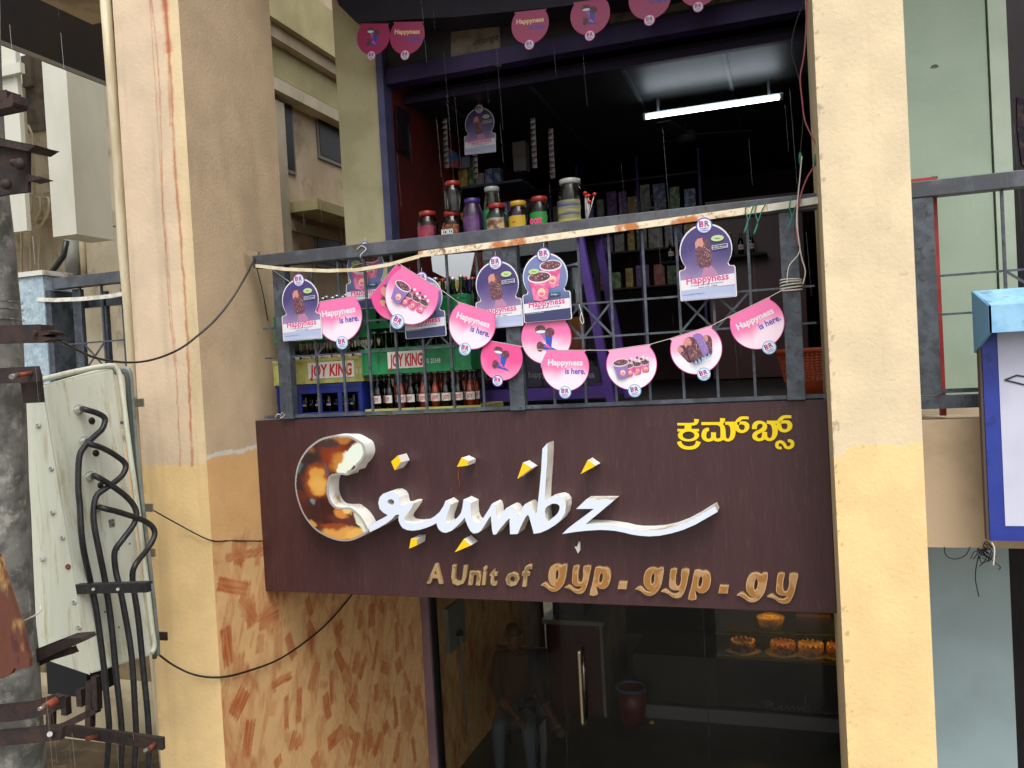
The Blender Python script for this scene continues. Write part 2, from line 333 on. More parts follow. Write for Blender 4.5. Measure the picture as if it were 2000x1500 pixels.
# upper shop enclosure
YU=1.6
xa,xb,xc=at(678,300,y=YU).x,at(735,300,y=YU).x,at(770,470,y=YU).x
xa=-.2;xb=.165
MB().box(xa,xb,YU,YU+.35,3.47,6.98).build('pilaster',mat('shaded cream paint','C3BC96',.8,c2='B3AB84',scale=3,bump=.25),bld)  # muted cream with a random second tone
MB().box(xb+.002,.225,YU-.03,YU+.1,3.47,6.6).build('door_frame',mat('slate blue frame','53557A',.5,c2='45476A',scale=6,bump=.1),bld)
MB().box(.12,.228,YU+.102,6.4,3.47,6.6).build('side_wall',M_darkred,bld,label='dark red wall inside the upper shop')
MB().box(.12,4.2,6.4,6.5,3.47,6.6).build('back_wall',mat('upper back wall','3A2220',.75,c2='2A1816',scale=2),bld)
MB().box(4.1,4.2,1.12,6.4,3.47,6.61).build('side_wall',M_dark,bld,label='dark wall on the far side of the upper shop')
MB().box(.23,4.1,1.97,6.4,5.96,6.04).build('ceiling',mat('upper ceiling board','202322',.5,c2='1A1C1B',scale=3),bld)
for k in range(5):
    MB().box(.5+.75*k,.53+.75*k,1.98,6.39,5.948,5.958).build('ceiling_batten',mat('pale ceiling batten','3C4244',.5),bld)
lz=at(1180,75,y=YU).z; 
MB().box(.23,4.1,YU,YU+.12,lz-.05,lz+.07).build('lintel',mat('dull purple lintel','2A1A4C',.6,c2='22153E',scale=5),bld)
MB().box(.23,4.1,YU+.02,YU+.1,lz+.07,lz+.55).build('fascia_panel',mat('dark printed fascia','2A2024',.6,c2='1B1719',scale=3),bld)
lz2=at(1180,130,y=YU+.3).z
MB().box(.23,4.1,YU+.3,YU+.36,lz2-.03,lz2+.03).build('lintel',mat('deep purple trim','1C1136',.6),bld)
MB().box(.12,4.2,1.601,6.5,6.62,6.75).build('upper_roof',M_dark,bld)  # unseen cover added to stop sky light leaking in above the ceiling
MB().box(.23,4.1,YU+.05,YU+.3,6.3,6.61).build('header',M_dark,bld)  # added with the cover above to close the gap to the sky
# fascia stickers
st=MB(); p=at(880,62,y=YU-.0); q=at(975,48,y=YU); pz=at(880,108,y=YU)
st.prism([[Vector((p.x,YU+.012,p.z)),Vector((q.x,YU+.012,q.z)),Vector((q.x-.005,YU+.012,q.z-.3*1.0)),Vector((p.x-.02,YU+.012,p.z-.26))]],(0,.006,0))
fst=st.build('poster',mat('faded poster print','6E6455',.7,c2='564D44',scale=9),bld)
tx=MB(); o_=at(925,88,y=YU); put_text(tx,'orange',(o_.x,YU+.009,o_.z),(1,0,.04),.2,.055,shear=.3); tx.build('lettering',mat('black print','151210',.6),fst)
st=MB(); a_=at(1190,52,y=YU);st.box(a_.x,a_.x+1.5,YU+.008,YU+.014,lz+.1,lz+.45).build('poster',mat('faded pastry poster','5F5648',.7,c2='2A2320',scale=7,c3='7D735F',s3=12),bld)
# mint wall of the neighbour upper shop
MB().box(XR1-.1,4.245,1.0,1.1,3.39,6.98).build('neighbour_wall',mat('mint wall paint','98AA97',.6,c2='8EA08D',scale=2,bump=.15,c3='93A592',s3=30),bld,label='mint green wall of the neighbouring upper shop')
MB().box(4.255,4.345,.985,1.1,3.39,6.98).build('pilaster',mat('pale mint trim','A5B3A2',.6,c2='99A896',scale=3),bld)
MB().box(4.245,4.255,1.03,1.1,3.39,6.98).build('crack_seam',mat('dirty seam','4A5044',.9,c2='6E7A68',scale=30),bld)
for px,py in ((1825,130),(1825,347)):
    c=at(px,py,y=1.0); MB().prism([[c+Vector((.03*math.cos(a)*random.uniform(.6,1),-.003,.012*math.sin(a)*random.uniform(.6,1))) for a in np.linspace(0,6.28,11)[:-1]]],(0,.002,0)).build('plaster_chip',MATS['dirty seam'],bld)
MB().box(4.355,8,3.3,3.4,3.39,6.98).build('back_wall',M_dark,bld)
MB().box(4.36,8,1.0,1.05,3.39,3.8).build('parapet',mat('dark green dado','1F2A22',.6),bld)
# lower blue wall
MB().box(XR1-.1,4.245,1.0,1.1,0,3.2).build('neighbour_wall',mat('powder blue paint','A9C0C6',.6,c2='9FB5BA',scale=2,bump=.15),bld,label='powder blue ground floor wall of the neighbouring shop')
MB().box(4.25,8,2.2,2.3,0,3.2).build('back_wall',M_dark,bld)
# lower shop interior
MB().box(0.005,3.95,2.2,6.9,.0,.012).build('shop_floor',mat('dark polished floor tile','3C3D38',.3,c2='454640',scale=3),bld)
MB().box(.0,4.0,6.9,7.0,0,3.2).build('back_wall',mat('shop back wall','1E1812',.7,c2='17120E',scale=2),bld)
MB().box(3.95,4.05,2.3,6.9,0,3.2).build('side_wall',M_dark,bld)
MB().box(0.005,3.95,2.35,6.9,2.95,3.1).build('ceiling',M_dark,bld)
# jamb
MB().box(.002,.075,2.16,2.33,0,3.2).build('door_frame',mat('mauve door jamb','6E5A62',.45,c2='7A666C',scale=3),bld)
MB().box(.078,.092,2.19,2.30,0,3.2).build('door_frame',mat('black rubber seal','0C0B0B',.5),bld)
# ================================================================== neighbour apartment block across the alley
apt=thing('apartment_block','weathered cream apartment block with dark window band, projecting bays and pipes across the alley','building',(-6,7,0))
M_apt=mat('weathered cream render','C4B89E',.9,c2='A99D84',scale=1.3,bump=.3,c3='8F8468',s3=2.2,stretch=(1,1,.6))
M_apt2=mat('white bay render','C9C9BC',.9,c2='B4B3A4',scale=1.2,lo=.35,hi=.9,bump=.3,stretch=(1,1,.5))
M_apt3=mat('ochre soiled render','A69A7C',.9,c2='85795E',scale=1.6,bump=.3)
M_stain=mat('sooty patch','6B5F50',.95,c2='4E463C',scale=4,bump=.5)
M_pane=mat('dark window pane','1A1613',.35,spec=.25)
M_frame=mat('aluminium window frame','6E6A60',.5)
MB().box(-16,-2.3,7,7.3,0,9.2).build('wall',M_apt,apt)
p=at(150,457,y=5); pl=at(104,463,y=5); xr=at(222,466,x=p.x); 
MB().box(pl.x,p.x,5,xr.y,p.z,12).build('bay',M_apt2,apt)
p2=at(53,450,y=5.6); MB().box(p2.x-2.5,p2.x,5.6,5.68,p2.z,12).build('bay',M_apt2,apt)
a_=at(38,108,y=6.9);b_=at(88,250,y=6.9); MB().box(a_.x,b_.x,6.97,7.0-.001,b_.z,a_.z).build('soot_patch',M_stain,apt)
a_=at(40,110,y=6.9);b_=at(70,165,y=6.9); MB().box(a_.x,b_.x-.1,6.9,6.968,b_.z,a_.z).build('vent_block',M_stain,apt)
a_=at(52,385,y=6.8);b_=at(122,425,y=6.8); MB().box(a_.x,b_.x,6.7,6.99,b_.z,a_.z).build('ledge',M_apt,apt)
a_=at(0,128,y=5.5);b_=at(38,140,y=5.5); MB().box(a_.x-.4,b_.x,5.52,5.6,b_.z,a_.z).build('band_moulding',M_apt2,apt)
for k,(x0) in enumerate((60,78,94)):
    t=MB(); t.tube([at(x0-8,386,y=6.62),at(x0,386,y=6.62),at(x0+2,410,y=6.62),at(x0-6+k*0,428,y=6.62),at(x0-18,448,y=6.62),at(x0-16,700,y=6.62)],.022,6); t.build('water_pipe',M_pvc,apt)
t=MB().tube([at(55,245,y=6.8),at(62,260,y=6.8),at(68,385,y=6.8)],.02,6); t.build('water_pipe',M_pvc,apt)
t=MB().tube([at(130,470,y=6),at(124,500,y=6),at(95,540,y=6),at(30,578,y=6),at(-20,590,y=6)],.045,8); t.build('drain_hose',M_black,apt)
t=MB().tube([at(141,462,y=6.3),at(147,560,y=6.3)],.13,10); t.build('downpipe',mat('grey downpipe','77786F',.6),apt)
t=MB().tube([at(160,465,y=6.3),at(166,560,y=6.3)],.05,8); t.build('downpipe',M_apt3,apt)
# frontal windows right of the bay
a_=at(228,60,y=6.97);b_=at(262,322,y=6.97)
MB().box(a_.x-.08,b_.x+.4,6.94,6.99,b_.z-.06,a_.z+1.5).build('window',M_frame,apt); wnd=[o for o in apt.children if o.name.startswith('window')][-1]
for i in range(2): MB().box(a_.x+.02+i*.52,a_.x+.48+i*.52,6.92,6.938,b_.z+.02,a_.z+1.4).build('pane',M_pane,wnd)
a_=at(222,415,y=6.9);b_=at(268,438,y=6.9); MB().box(a_.x,b_.x+.6,6.8,6.99,b_.z,a_.z).build('ledge',M_apt,apt)
# side facade with dark band (runs away from the street)
XB=-3.3
def onx(px,py,x=XB): return at(px,py,x=x)
A=onx(-80,30);B=onx(238,172);Ct=onx(237,44);D=onx(110,-12)
zt0=Ct.z; zbm=B.z
yb0=-3.5; yb1=B.y+.5
MB().box(XB-.03,XB,yb0,yb1,zbm,zt0).build('window_band',mat('tinted dark band','17181C',.35,c2='221D1B',scale=2),apt)
MB().box(XB-.012,XB+.012,yb0,yb1,zbm-.04,zbm-.002).build('band_frame',M_frame,apt)
MB().box(XB-.5,XB+.03,yb0,yb1,zt0+.002,zt0+2.5).build('wall',M_apt,apt)
for k in range(7): MB().box(XB+.001,XB+.015,yb0+.7*k+.3,yb0+.7*k+.34,zbm+.01,zt0-.01).build('mullion',mat('black mullion','0D0D10',.4),apt)
# facade seen past the pillar
blk=thing('rear_block','beige rear block with recessed windows and sloping concrete bands seen between pillar and shop','building',(-1.5,4,0))
XG=-1.5; M_rb=mat('beige rear render','B8A68C',.9,c2='A59378',scale=1.8,bump=.3,c3='948467',s3=2.5); M_rb2=mat('ochre band render','A79C72',.9,c2='968B62',scale=1.6,bump=.3)
def slab(nm,m,px0,px1,pa,pb,x0,x1,par=blk,**k):
    """block on the alley wall between photo columns px0..px1, from height of pa (top) to pb (bottom)"""
    y0=at(px0,pa,x=x1).y;y1=at(px1,pa,x=x1).y; zt=at(px0,pa,x=x1).z; zb=at(px0,pb,x=x1).z
    return MB().box(x0,x1,y0,y1,zb,zt).build(nm,m,par,**k)
yA=2.2
MB().box(XG-.2,XG,yA,11,0,14).build('wall',M_rb,blk)
def xz(px,py,x): return at(px,py,x=x)
zA=xz(535,145,XG+.12); 
def band(m,ptop,pbot,dx,name='band'):
    zt=xz(540,ptop,XG+dx).z; zb=xz(540,pbot,XG+dx).z
    MB().box(XG+.001,XG+dx,yA,11,zb,zt).build(name,m,blk)
band(M_rb2,-60,38,.30); band(M_rb,38.5,75,.22); band(M_rb2,75.5,150,.12); band(M_apt,151,175,.16,'ledge')
def win(px0,px1,pt,pb,npan=2):
    y0=at(px0,pt,x=XG).y;y1=at(px1,pt,x=XG).y;zt=at(px0,pt,x=XG).z;zb=at(px0,pb,x=XG).z
    w_=MB().box(XG-.03,XG+.02,y0,y1,zb,zt).build('window',M_frame,blk); L=(y1-y0)/npan
    for i in range(npan): MB().box(XG+.021,XG+.026,y0+L*i+.03,y0+L*(i+1)-.03,zb+.04,zt-.03).build('pane',M_pane,w_)
win(500,566,172,316,2); win(614,760,206,306,3); win(612,740,452,520,3)
y0=at(620,395,x=XG+.35).y; y1=at(760,395,x=XG+.35).y; zt=at(620,388,x=XG+.35).z
MB().box(XG+.001,XG+.35,y0,y1,zt-.1,zt).build('sunshade',M_rb2,blk)
zt=at(568,425,x=XG+.1).z
MB().box(XG+.001,XG+.04,yA,11,zt-.1,zt).build('ledge',M_apt3,blk)
MB().box(XG+.001,XG+.10,yA,at(568,425,x=XG+.1).y,3,zt+1.1).build('pilaster',M_apt,blk)
# ================================================================== SHOP SIGN
S0=2.45; S1=S0+1.0504; SX=3.285
sign=thing('shop_sign','wide maroon signboard with raised white script name, doughnut letter and bronze subtitle under the balcony','sign',(0,0,S0))
MB().box(.0,SX-.002,0,.045,S0,S1).build('panel',M_sign,sign,bevel=.002)
MB().box(.002,SX-.004,.0455,.09,S0+.02,S1-.015).build('sign_frame',M_rust,sign)
LD=.12
def Zc(x0,y0,s): return lambda x,y,d=LD: at(x0+x/s,y0+y/s,y=-d)
z1=Zc(560,830,6.); z2=Zc(700,930,7.692); z3=Zc(940,850,6.82); z4=Zc(1110,940,6.452); zA_=Zc(560,820,3.948); zB_=Zc(1040,780,3.333)
def raised(name,loops,mface,mside,depth,par=sign,inset=None):
    """front plate + return wall as two parts of one letter"""
    s=MB(); 
    for l in loops:
        n=len(l); s.add(list(l)+[p+Vector((0,depth,0)) for p in l],[(i,(i+1)%n,n+(i+1)%n,n+i) for i in range(n)],False)
    o=s.build(name,mside,par)
    f=MB().prism([[p+Vector((0,-.002,0)) for p in l] for l in loops],(0,.004,0)); f.build('letter_face',mface,o); return o
C_=[(640,125),(740,130),(830,175),(890,215),(915,280),(915,360),(870,440),(835,475),(805,530),(790,540),(730,555),(715,590),(640,583),(560,590),(515,610),(495,660),(488,740),(495,830),(530,910),(580,955),(650,968),(740,968),(790,1000),(850,1050),(900,1120),(940,1200),(955,1250),(900,1290),(840,1325),(760,1355),(660,1362),(560,1345),(450,1300),(350,1240),(270,1160),(200,1060),(150,950),(115,830),(97,700),(105,580),(130,470),(175,370),(240,280),(320,210),(400,160),(480,135),(560,122)]
cp=catmull([z1(*p) for p in C_],3,True)
s=MB(); n=len(cp); s.add(list(cp)+[p+Vector((0,LD,0)) for p in cp],[(i,(i+1)%n,n+(i+1)%n,n+i) for i in range(n)])
co_=s.build('doughnut_letter',M_lwhite,sign)
s=MB().prism([cp],(0,.004,0)); s.build('rim',mat('silver white rim','B9B7B3',.3,metal=.3),co_)
# printed doughnut face: painted grid clipped to the letter outline (flat print)
cen=sum(cp,Vector())/n
inn=[p+Vector((0,-.003,0))+(Vector((cen.x,p.y,cen.z))-p).normalized()*.0 for p in cp]
def inpoly(x,z,poly):
    r=np.zeros(x.shape,bool);N=len(poly);j=N-1
    for i in range(N):
        xi,zi=poly[i].x,poly[i].z;xj,zj=poly[j].x,poly[j].z
        c=((zi>z)!=(zj>z))&(x<(xj-xi)*(z-zi)/(zj-zi+1e-12)+xi); r^=c; j=i
    return r
def edged(x,z,poly):
    d=np.full(x.shape,9.);N=len(poly)
    for i in range(N):
        a=poly[i];b=poly[(i+1)%N];ax,az,bx,bz=a.x,a.z,b.x,b.z;L=(bx-ax)**2+(bz-az)**2+1e-12
        t=np.clip(((x-ax)*(bx-ax)+(z-az)*(bz-az))/L,0,1); d=np.minimum(d,np.hypot(x-ax-t*(bx-ax),z-az-t*(bz-az)))
    return d
x0=min(p.x for p in cp);x1=max(p.x for p in cp);q0=min(p.z for p in cp);q1=max(p.z for p in cp)
stp=.0035; gx,gz=np.meshgrid(np.arange(x0,x1,stp),np.arange(q0,q1,stp)); ins=inpoly(gx,gz,cp)&(edged(gx,gz,cp)>.009)
def Zxz(x,y): p=z1(x,y); return p.x,p.z
wx=gx+.02*(fbm(gx*30,gz*30,1)-.5)*2;wz=gz+.02*(fbm(gx*30,gz*30,2)-.5)*2
img=np.zeros(gx.shape+(3,))+np.array(lin('5A2414'))
f=fbm(gx*9,gz*9,5); img=img*(1-sstep(.45,.65,f)[...,None])+np.array(lin('32201F'))*sstep(.45,.65,f)[...,None]
def blob(cx,cy,rx,ry,c,soft=.35,rotd=0,k=1):
    global img
    X,Zz=Zxz(cx,cy); sx=rx/6/310; sz=ry/6/310; a=R_(rotd); dx=(wx-X);dz=(wz-Zz); u=dx*math.cos(a)+dz*math.sin(a);v=-dx*math.sin(a)+dz*math.cos(a)
    m=(sstep(1+soft,1-soft,np.sqrt((u/sx)**2+(v/sz)**2))*k)[...,None]; img=img*(1-m)+np.array(lin(c))*m
for b_ in [(560,330,180,160,'7A2E12',.5),(630,170,150,40,'A86A2E',.4),(270,330,70,90,'A8672C',.5,30),(280,400,130,110,'2F2120',.4),(500,220,120,50,'3A2C2A',.4),(620,430,140,110,'8A3A12',.4),(640,440,130,90,'B87A34',.35,30),(730,420,150,70,'E3B04A',.3,40),(790,360,170,90,'DDE6D6',.12,45),(680,500,90,70,'DFE6D2',.15,20),(880,290,50,100,'DDE6DA',.15,-10),
 (360,660,150,180,'9A4A1C',.35),(365,665,115,150,'C88E3C',.15),(370,700,90,90,'D2A050',.5),(470,520,25,60,'5A5258',.4,20),(400,1000,210,130,'3A1A16',.4),(520,1060,140,90,'401C16',.4),(640,1050,90,60,'C98038',.35,-30),(720,1000,60,40,'D9B878',.3,-30),(640,1130,170,50,'5A2A22',.3,-15),(620,1270,250,80,'CF9448',.2,5),(800,1290,120,60,'DBA552',.3,20),(290,1180,60,60,'C28C48',.3,-45),(560,1190,150,40,'8A4420',.4),(900,1180,50,120,'D5DEC4',.12,25),(850,1090,30,70,'C6CDB4',.2,30),(310,900,25,30,'6E7880',.5),(150,500,20,60,'4A5A60',.4,-20)]: blob(*b_)
idx=-np.ones(gx.shape,int); cell=ins[:-1,:-1]&ins[1:,:-1]&ins[:-1,1:]&ins[1:,1:]
use=np.zeros(gx.shape,bool); use[:-1,:-1]|=cell;use[1:,:-1]|=cell;use[:-1,1:]|=cell;use[1:,1:]|=cell; idx[use]=np.arange(use.sum())
Fc=np.stack([idx[:-1,:-1][cell],idx[:-1,1:][cell],idx[1:,1:][cell],idx[1:,:-1][cell]],-1)
me=bpy.data.meshes.new('doughnut_print'); V=np.stack([gx[use],np.full(use.sum(),-LD-.003),gz[use]],-1)-np.array([0,0,S0])
me.from_pydata(V.tolist(),[],Fc.tolist()); ca=me.color_attributes.new('paint','FLOAT_COLOR','POINT'); ca.data.foreach_set('color',np.concatenate([img[use],np.ones((use.sum(),1))],1).astype(np.float32).ravel())
me.materials.append(mat('doughnut print','888888',.3,attr='paint',coat=.3)); pr_=bpy.data.objects.new('doughnut_print',me); COL.objects.link(pr_); pr_.parent=co_
# script 'rumb'
r2=[(155,745),(250,690),(350,640),(445,585),(380,550),(320,490),(300,400),(320,320),(370,265),(450,235),(520,235),(580,265),(615,320),(625,380),(640,430),(700,425),(760,400),(810,395),(830,410),(820,440),(770,520),(730,570),(700,610),(690,650),(720,690),(770,705),(850,710),(950,700),(1050,660),(1150,600),(1220,540),(1280,450),(1310,370),(1390,430),(1350,540),(1320,620),(1315,690),(1335,705),(1400,690),(1480,630),(1540,560),(1565,470),(1580,350),(1690,405),(1690,500),(1700,600),(1730,670),(1770,710),(1830,690),(1870,640),(1920,560),(1960,500)]
r3=[(136,936-15),(155,905),(185,930),(200,990),(205,1060),(215,1110),(240,1090),(300,1010),(340,965),(385,945),(425,960),(455,1000),(480,1060),(490,1080),(520,1050),(550,960),(580,920),(625,905),(655,925),(680,970),(710,1040),(728,1075),(745,1000),(760,860),(780,680),(800,450),(815,180),(880,105),(885,200),(875,400),(860,600),(850,800),(848,870),(900,840),(980,815),(1040,808),(1090,830),(1125,880),(1130,960),(1110,1050),(1060,1130),(980,1200),(880,1260),(780,1300),(700,1312),(670,1200),(640,1090),(622,1058),(590,1090),(540,1190),(485,1315),(385,1318),(380,1200),(378,1105),(340,1140),(290,1200),(240,1260),(195,1322),(160,1322),(145,1260),(135,1150),(128,1075),(100,1110),(50,1190)]
r4=[(1846,817),(1800,850),(1730,860),(1680,820),(1640,740),(1610,660),(1597,620),(1560,670),(1480,750),(1400,820),(1320,850),(1260,840),(1210,800),(1185,750),(1175,700),(1120,735),(1020,775),(920,805),(820,818),(740,810),(670,780),(630,730),(607,670),(605,620),(612,575),(560,580),(500,650),(420,710),(300,780),(175,840)]
outl=[z2(*p) for p in r2]+[z3(*p) for p in r3]+[z2(*p) for p in r4]
h1=[z2(487+52*math.cos(a),390+46*math.sin(a)) for a in np.linspace(0,2*math.pi,17)[:-1]]
h2=catmull([z3(*p) for p in [(850,985),(900,935),(960,910),(1015,918),(1045,950),(1035,1010),(1000,1060),(940,1110),(875,1165),(858,1080)]],2,True)
raised('script_letters',[outl,h1,h2],M_white,M_lwhite,LD)
zz_=[(100,348),(220,233),(585,233),(220,538),(330,540),(450,545),(600,565),(700,580),(800,605),(900,618),(1050,618),(1200,605),(1350,570),(1500,515),(1650,435),(1760,365),(1850,310),(1880,385),(1750,460),(1600,545),(1450,610),(1300,655),(1150,685),(1020,693),(900,685),(800,670),(700,645),(600,625),(500,615),(400,612),(250,620),(100,635),(-75,663),(0,590),(325,347)]
raised('swoosh_letter',[[z4(*p) for p in zz_]],M_white,M_lwhite,LD)
for q in ([zA_(857,275),zA_(882,328),zA_(833,388),zA_(806,322)],[zA_(1348,292),zA_(1402,318),zA_(1397,352),zA_(1313,362)],[zA_(1822,330),zA_(1889,373),zA_(1779,455)],[zB_(360,395),zB_(412,432),zB_(314,486)],[zA_(958,918),zA_(1010,915),zA_(1003,968),zA_(945,992)],[zA_(1365,920),zA_(1420,968),zA_(1297,1020)]):
    raised('crumb_chip',[q],M_yel,M_lwhite,LD*.93)
c=at(1130,1070,y=-.01); MB().prism([[c+Vector(v) for v in ((-.022,0,.005),(-.005,0,-.03),(.008,0,-.012),(.01,0,.03),(.004,0,.034),(-.008,0,.006))]],(0,.009,0)).build('broken_chip',M_lwhite,sign,label='silvery stub where a yellow chip has broken off')
MB().tube(catmull([at(*p,y=-.004) for p in ((896,915),(895,930),(898,945),(896,957),(900,968))],3),.0028,6).build('rust_run',M_rusto,sign)
# Kannada name in flat yellow vinyl
def K(x,y,i=0): return at(1310+x/8,800+y/8,y=-.0022-.0002*i)
kw_=.0165/46
kst=[([(105,228),(330,228)],36),([(320,228),(370,222),(398,198),(404,148)],[36,42,56,70]),([(270,240),(270,312)],98),([(105,322),(442,322)],36),
([(132,498),(150,545),(200,585),(285,600),(370,585),(415,545),(432,496)],[62,60,52,46,52,60,72]),
([(478,218),(770,218)],42),([(765,218),(795,200),(808,170),(812,135)],[42,56,66,76]),([(720,218),(775,235),(810,280),(818,350),(818,430)],[40,50,66,72,72]),
([(600,308),(560,315),(530,345),(518,390),(525,440),(560,474),(600,478),(645,460),(665,420),(668,355)],[42,56,66,70,62,44,42,50,62,72]),([(668,380),(675,430),(705,470),(750,474),(795,455),(815,400)],[70,60,44,42,50,66]),([(825,400),(840,450),(880,475),(920,470),(955,435),(972,370),(972,300),(950,245),(905,216),(850,213)],[66,52,40,42,60,70,70,62,46,40]),
([(850,213),(1030,213)],42),([(1218,130),(1120,128),(1075,150),(1040,200),(1030,260),(1050,315),(1100,342),(1155,332),(1190,290),(1190,245),(1160,215),(1100,208),(1040,222)],[40,42,50,60,62,54,42,42,60,66,56,42,40]),
([(1308,305),(1312,250),(1345,210),(1400,198),(1450,215),(1472,255),(1455,300),(1400,335),(1340,365),(1312,405),(1320,440),(1360,468),(1410,465),(1450,435),(1468,345)],[66,66,56,42,44,60,66,50,54,64,62,42,42,56,70]),([(1470,380),(1480,430),(1520,465),(1565,465),(1605,435),(1628,370),(1625,290),(1600,235),(1560,208),(1500,196)],[66,56,42,42,54,70,72,64,46,40]),
([(1500,196),(1690,196)],42),([(1885,112),(1780,112),(1735,135),(1700,180),(1692,245),(1715,305),(1770,332),(1825,320),(1858,280),(1860,235),(1835,200),(1780,190),(1700,205)],[42,42,50,60,62,54,42,44,60,66,56,42,40]),
([(1733,598),(1690,598),(1660,570),(1665,525),(1705,503),(1745,512),(1775,545),(1795,580),(1830,597),(1870,590),(1900,555),(1898,510),(1870,488),(1830,485)],[34,38,44,46,40,44,44,42,40,44,50,48,44,40])]
kan=MB()
for i,(p,wd) in enumerate(kst):
    q=catmull([K(x,y,i) for x,y in p],4) if len(p)>2 else [K(x,y,i) for x,y in p]
    if isinstance(wd,list):
        ww=np.interp(np.linspace(0,len(wd)-1,len(q)),range(len(wd)),wd)*kw_
    else: ww=[wd*kw_]*len(q)
    kan.ribbon(q,list(ww))
ring=lambda rx,ry,i: [K(278+rx*math.cos(a),402+ry*math.sin(a),i) for a in np.linspace(0,2*math.pi,29)[:-1]]
kan.prism([ring(166,96,20),ring(94,60,20)],(0,0,0))
kan.build('kannada_lettering',M_kan,sign)
# bronze subtitle
GD=.022
def glyph(loops,name='bronze_letter'):
    s=MB()
    for l in loops:
        n=len(l); s.add(list(l)+[p+Vector((0,GD,0)) for p in l],[(i,(i+1)%n,n+(i+1)%n,n+i) for i in range(n)])
    o=s.build(name,M_goldedge,sign); MB().prism([[p+Vector((0,-.001,0)) for p in l] for l in loops],(0,.002,0)).build('edge_plate',M_goldedge,o)
    c_=sum(loops[0],Vector())/len(loops[0]); out=[]
    for k,l in enumerate(loops):
        N=len(l);nl=[]
        ar=sum(l[i].x*l[(i+1)%N].z-l[(i+1)%N].x*l[i].z for i in range(N)); sg=(1 if ar>0 else -1)*(1 if k==0 else -1)
        for i in range(N):
            d=(l[(i+1)%N]-l[i-1]); nn=Vector((-d.z,0,d.x)).normalized()*sg; nl.append(l[i]+nn*.0042+Vector((0,-.004,0)))
        out.append(nl)
    MB().prism(out,(0,.0025,0)).build('letter_face',M_gold,o)
z6=Zc(1050,1080,7.407)
G_=[[(360,170),(425,172),(415,290),(395,400),(350,490),(290,545),(235,560),(180,545),(130,505),(80,475),(42,468),(95,430),(140,445),(185,485),(230,502),(255,492),(205,470),(165,410),(155,340),(165,260),(200,190),(255,165),(310,168),(345,190)],[(290,245),(303,290),(295,360),(272,405),(258,380),(258,310),(272,260)]]
Y_=[[(520,190),(605,190),(590,270),(585,350),(590,410),(615,435),(645,400),(660,320),(665,195),(770,195),(755,290),(735,400),(705,500),(660,575),(600,592),(540,575),(480,530),(430,510),(388,500),(440,468),(490,490),(540,525),(590,530),(620,510),(640,485),(560,480),(510,450),(497,400),(505,320)]]
P_=[[(840,205),(920,205),(930,215),(985,208),(1035,240),(1058,310),(1050,400),(1020,475),(965,520),(900,515),(850,480),(858,540),(862,608),(755,608),(790,450),(815,330)],[(935,290),(946,330),(935,400),(905,445),(888,420),(895,350),(912,300)]]
D_=[[(1180,415),(1300,418),(1282,525),(1158,522)]]
def W6(L,delta=Vector()): 
    r=[]
    for l in L:
        pts=[z6(x,y,GD) for x,y in l]; pts=catmull(pts,2,True) if len(l)>5 else pts; r.append([p+delta for p in pts])
    return r
g0=z6(42,468,GD);y0_=z6(388,500,GD)
dl=z6(1410,525,GD)-g0
zg=at(1439,1162.9,y=-GD)-g0; zy3=at(1498.2,1165.6,y=-GD)-y0_
for L in (G_,Y_,P_,D_): glyph(W6(L)); 
for L in (G_,Y_,P_,D_): glyph(W6(L,dl))
glyph(W6(G_,zg)); glyph(W6(Y_,zy3))
for s_,a_,b_,hh in (('A',(833,1138),(864,1139),.108),('U',(882,1141),(915,1142),.108),('n',(914,1141),(940,1142),.108),('i',(941,1141),(952,1142),.105),('t',(957,1142),(972,1142),.102),('o',(988,1143),(1014,1144),.104),('f',(1020,1144),(1041,1144),.115)):
    p=at(*a_,y=-GD);q=at(*b_,y=-GD); m=MB(); 
    if s_=='i' : q=p+Vector((.034,0,0))
    put_text(m,s_,p,Vector((1,0,0)),(q.x-p.x),hh,bold=.03,shear=.2,depth=(0,GD,0)); o=m.build('bronze_letter',M_goldedge,sign)
    m=MB(); put_text(m,s_,p+Vector((.004,-.003,.004)),Vector((1,0,0)),(q.x-p.x)-.008,hh-.008,bold=.012,shear=.2,depth=(0,.002,0)); m.build('letter_face',mat('dull bronze letter face','8C7550',.3,metal=.4,c2='B49C72',scale=9,lo=.47,hi=.5),o)
# ================================================================== RAILINGS
def bars_x(): return [.248,.457,.636,.811,.985,1.155,1.325,1.506,1.706,1.912,2.085,2.25,2.428,2.601,2.772,2.952,3.145]
RZ0,RZ1=3.53,4.425
def railing(xs,posts,x0,x1,crosses,label,mid=True,pw=.085):
    t=thing('balcony_railing',label,'railing',((x0+x1)/2,0,3.5))
    MB().box(x0,x1,-.035,.035,4.425,4.5).build('top_rail',M_railb,t,bevel=.004)
    MB().box(x0,x1,-.008,.008,RZ0-.02,RZ0).build('bottom_rail',M_rail,t)
    for x in posts: MB().box(x-pw/2,x+pw/2,-.03,.03,3.505,4.424).build('post',M_rail,t,bevel=.003)
    for x in xs: MB().box(x-.0065,x+.0065,-.0065,.0065,RZ0+.001,4.424).build('baluster',M_rail,t)
    allx=sorted(list(xs)+list(posts)+[x0+.02,x1-.02])
    for a,b in zip(allx[:-1],allx[1:]):
        wa=pw/2 if a in posts else .007; wb=pw/2 if b in posts else .007
        for z in (4.057,3.877): MB().box(a+wa,b-wb,-.006,.006,z-.005,z+.005).build('crossbar',M_rail,t)
    for a,b in crosses:
        for s_ in (0,1): MB().bar((a+.007,-.001+.003*s_,3.882 if s_ else 4.052),(b-.007,-.001+.003*s_,4.052 if s_ else 3.882),.006,.011).build('brace',M_rail,t)
    return t
bx=[.457,.636,.811,.985,1.155,1.325,1.506,1.912,2.085,2.25,2.428,2.601,2.772,2.952]
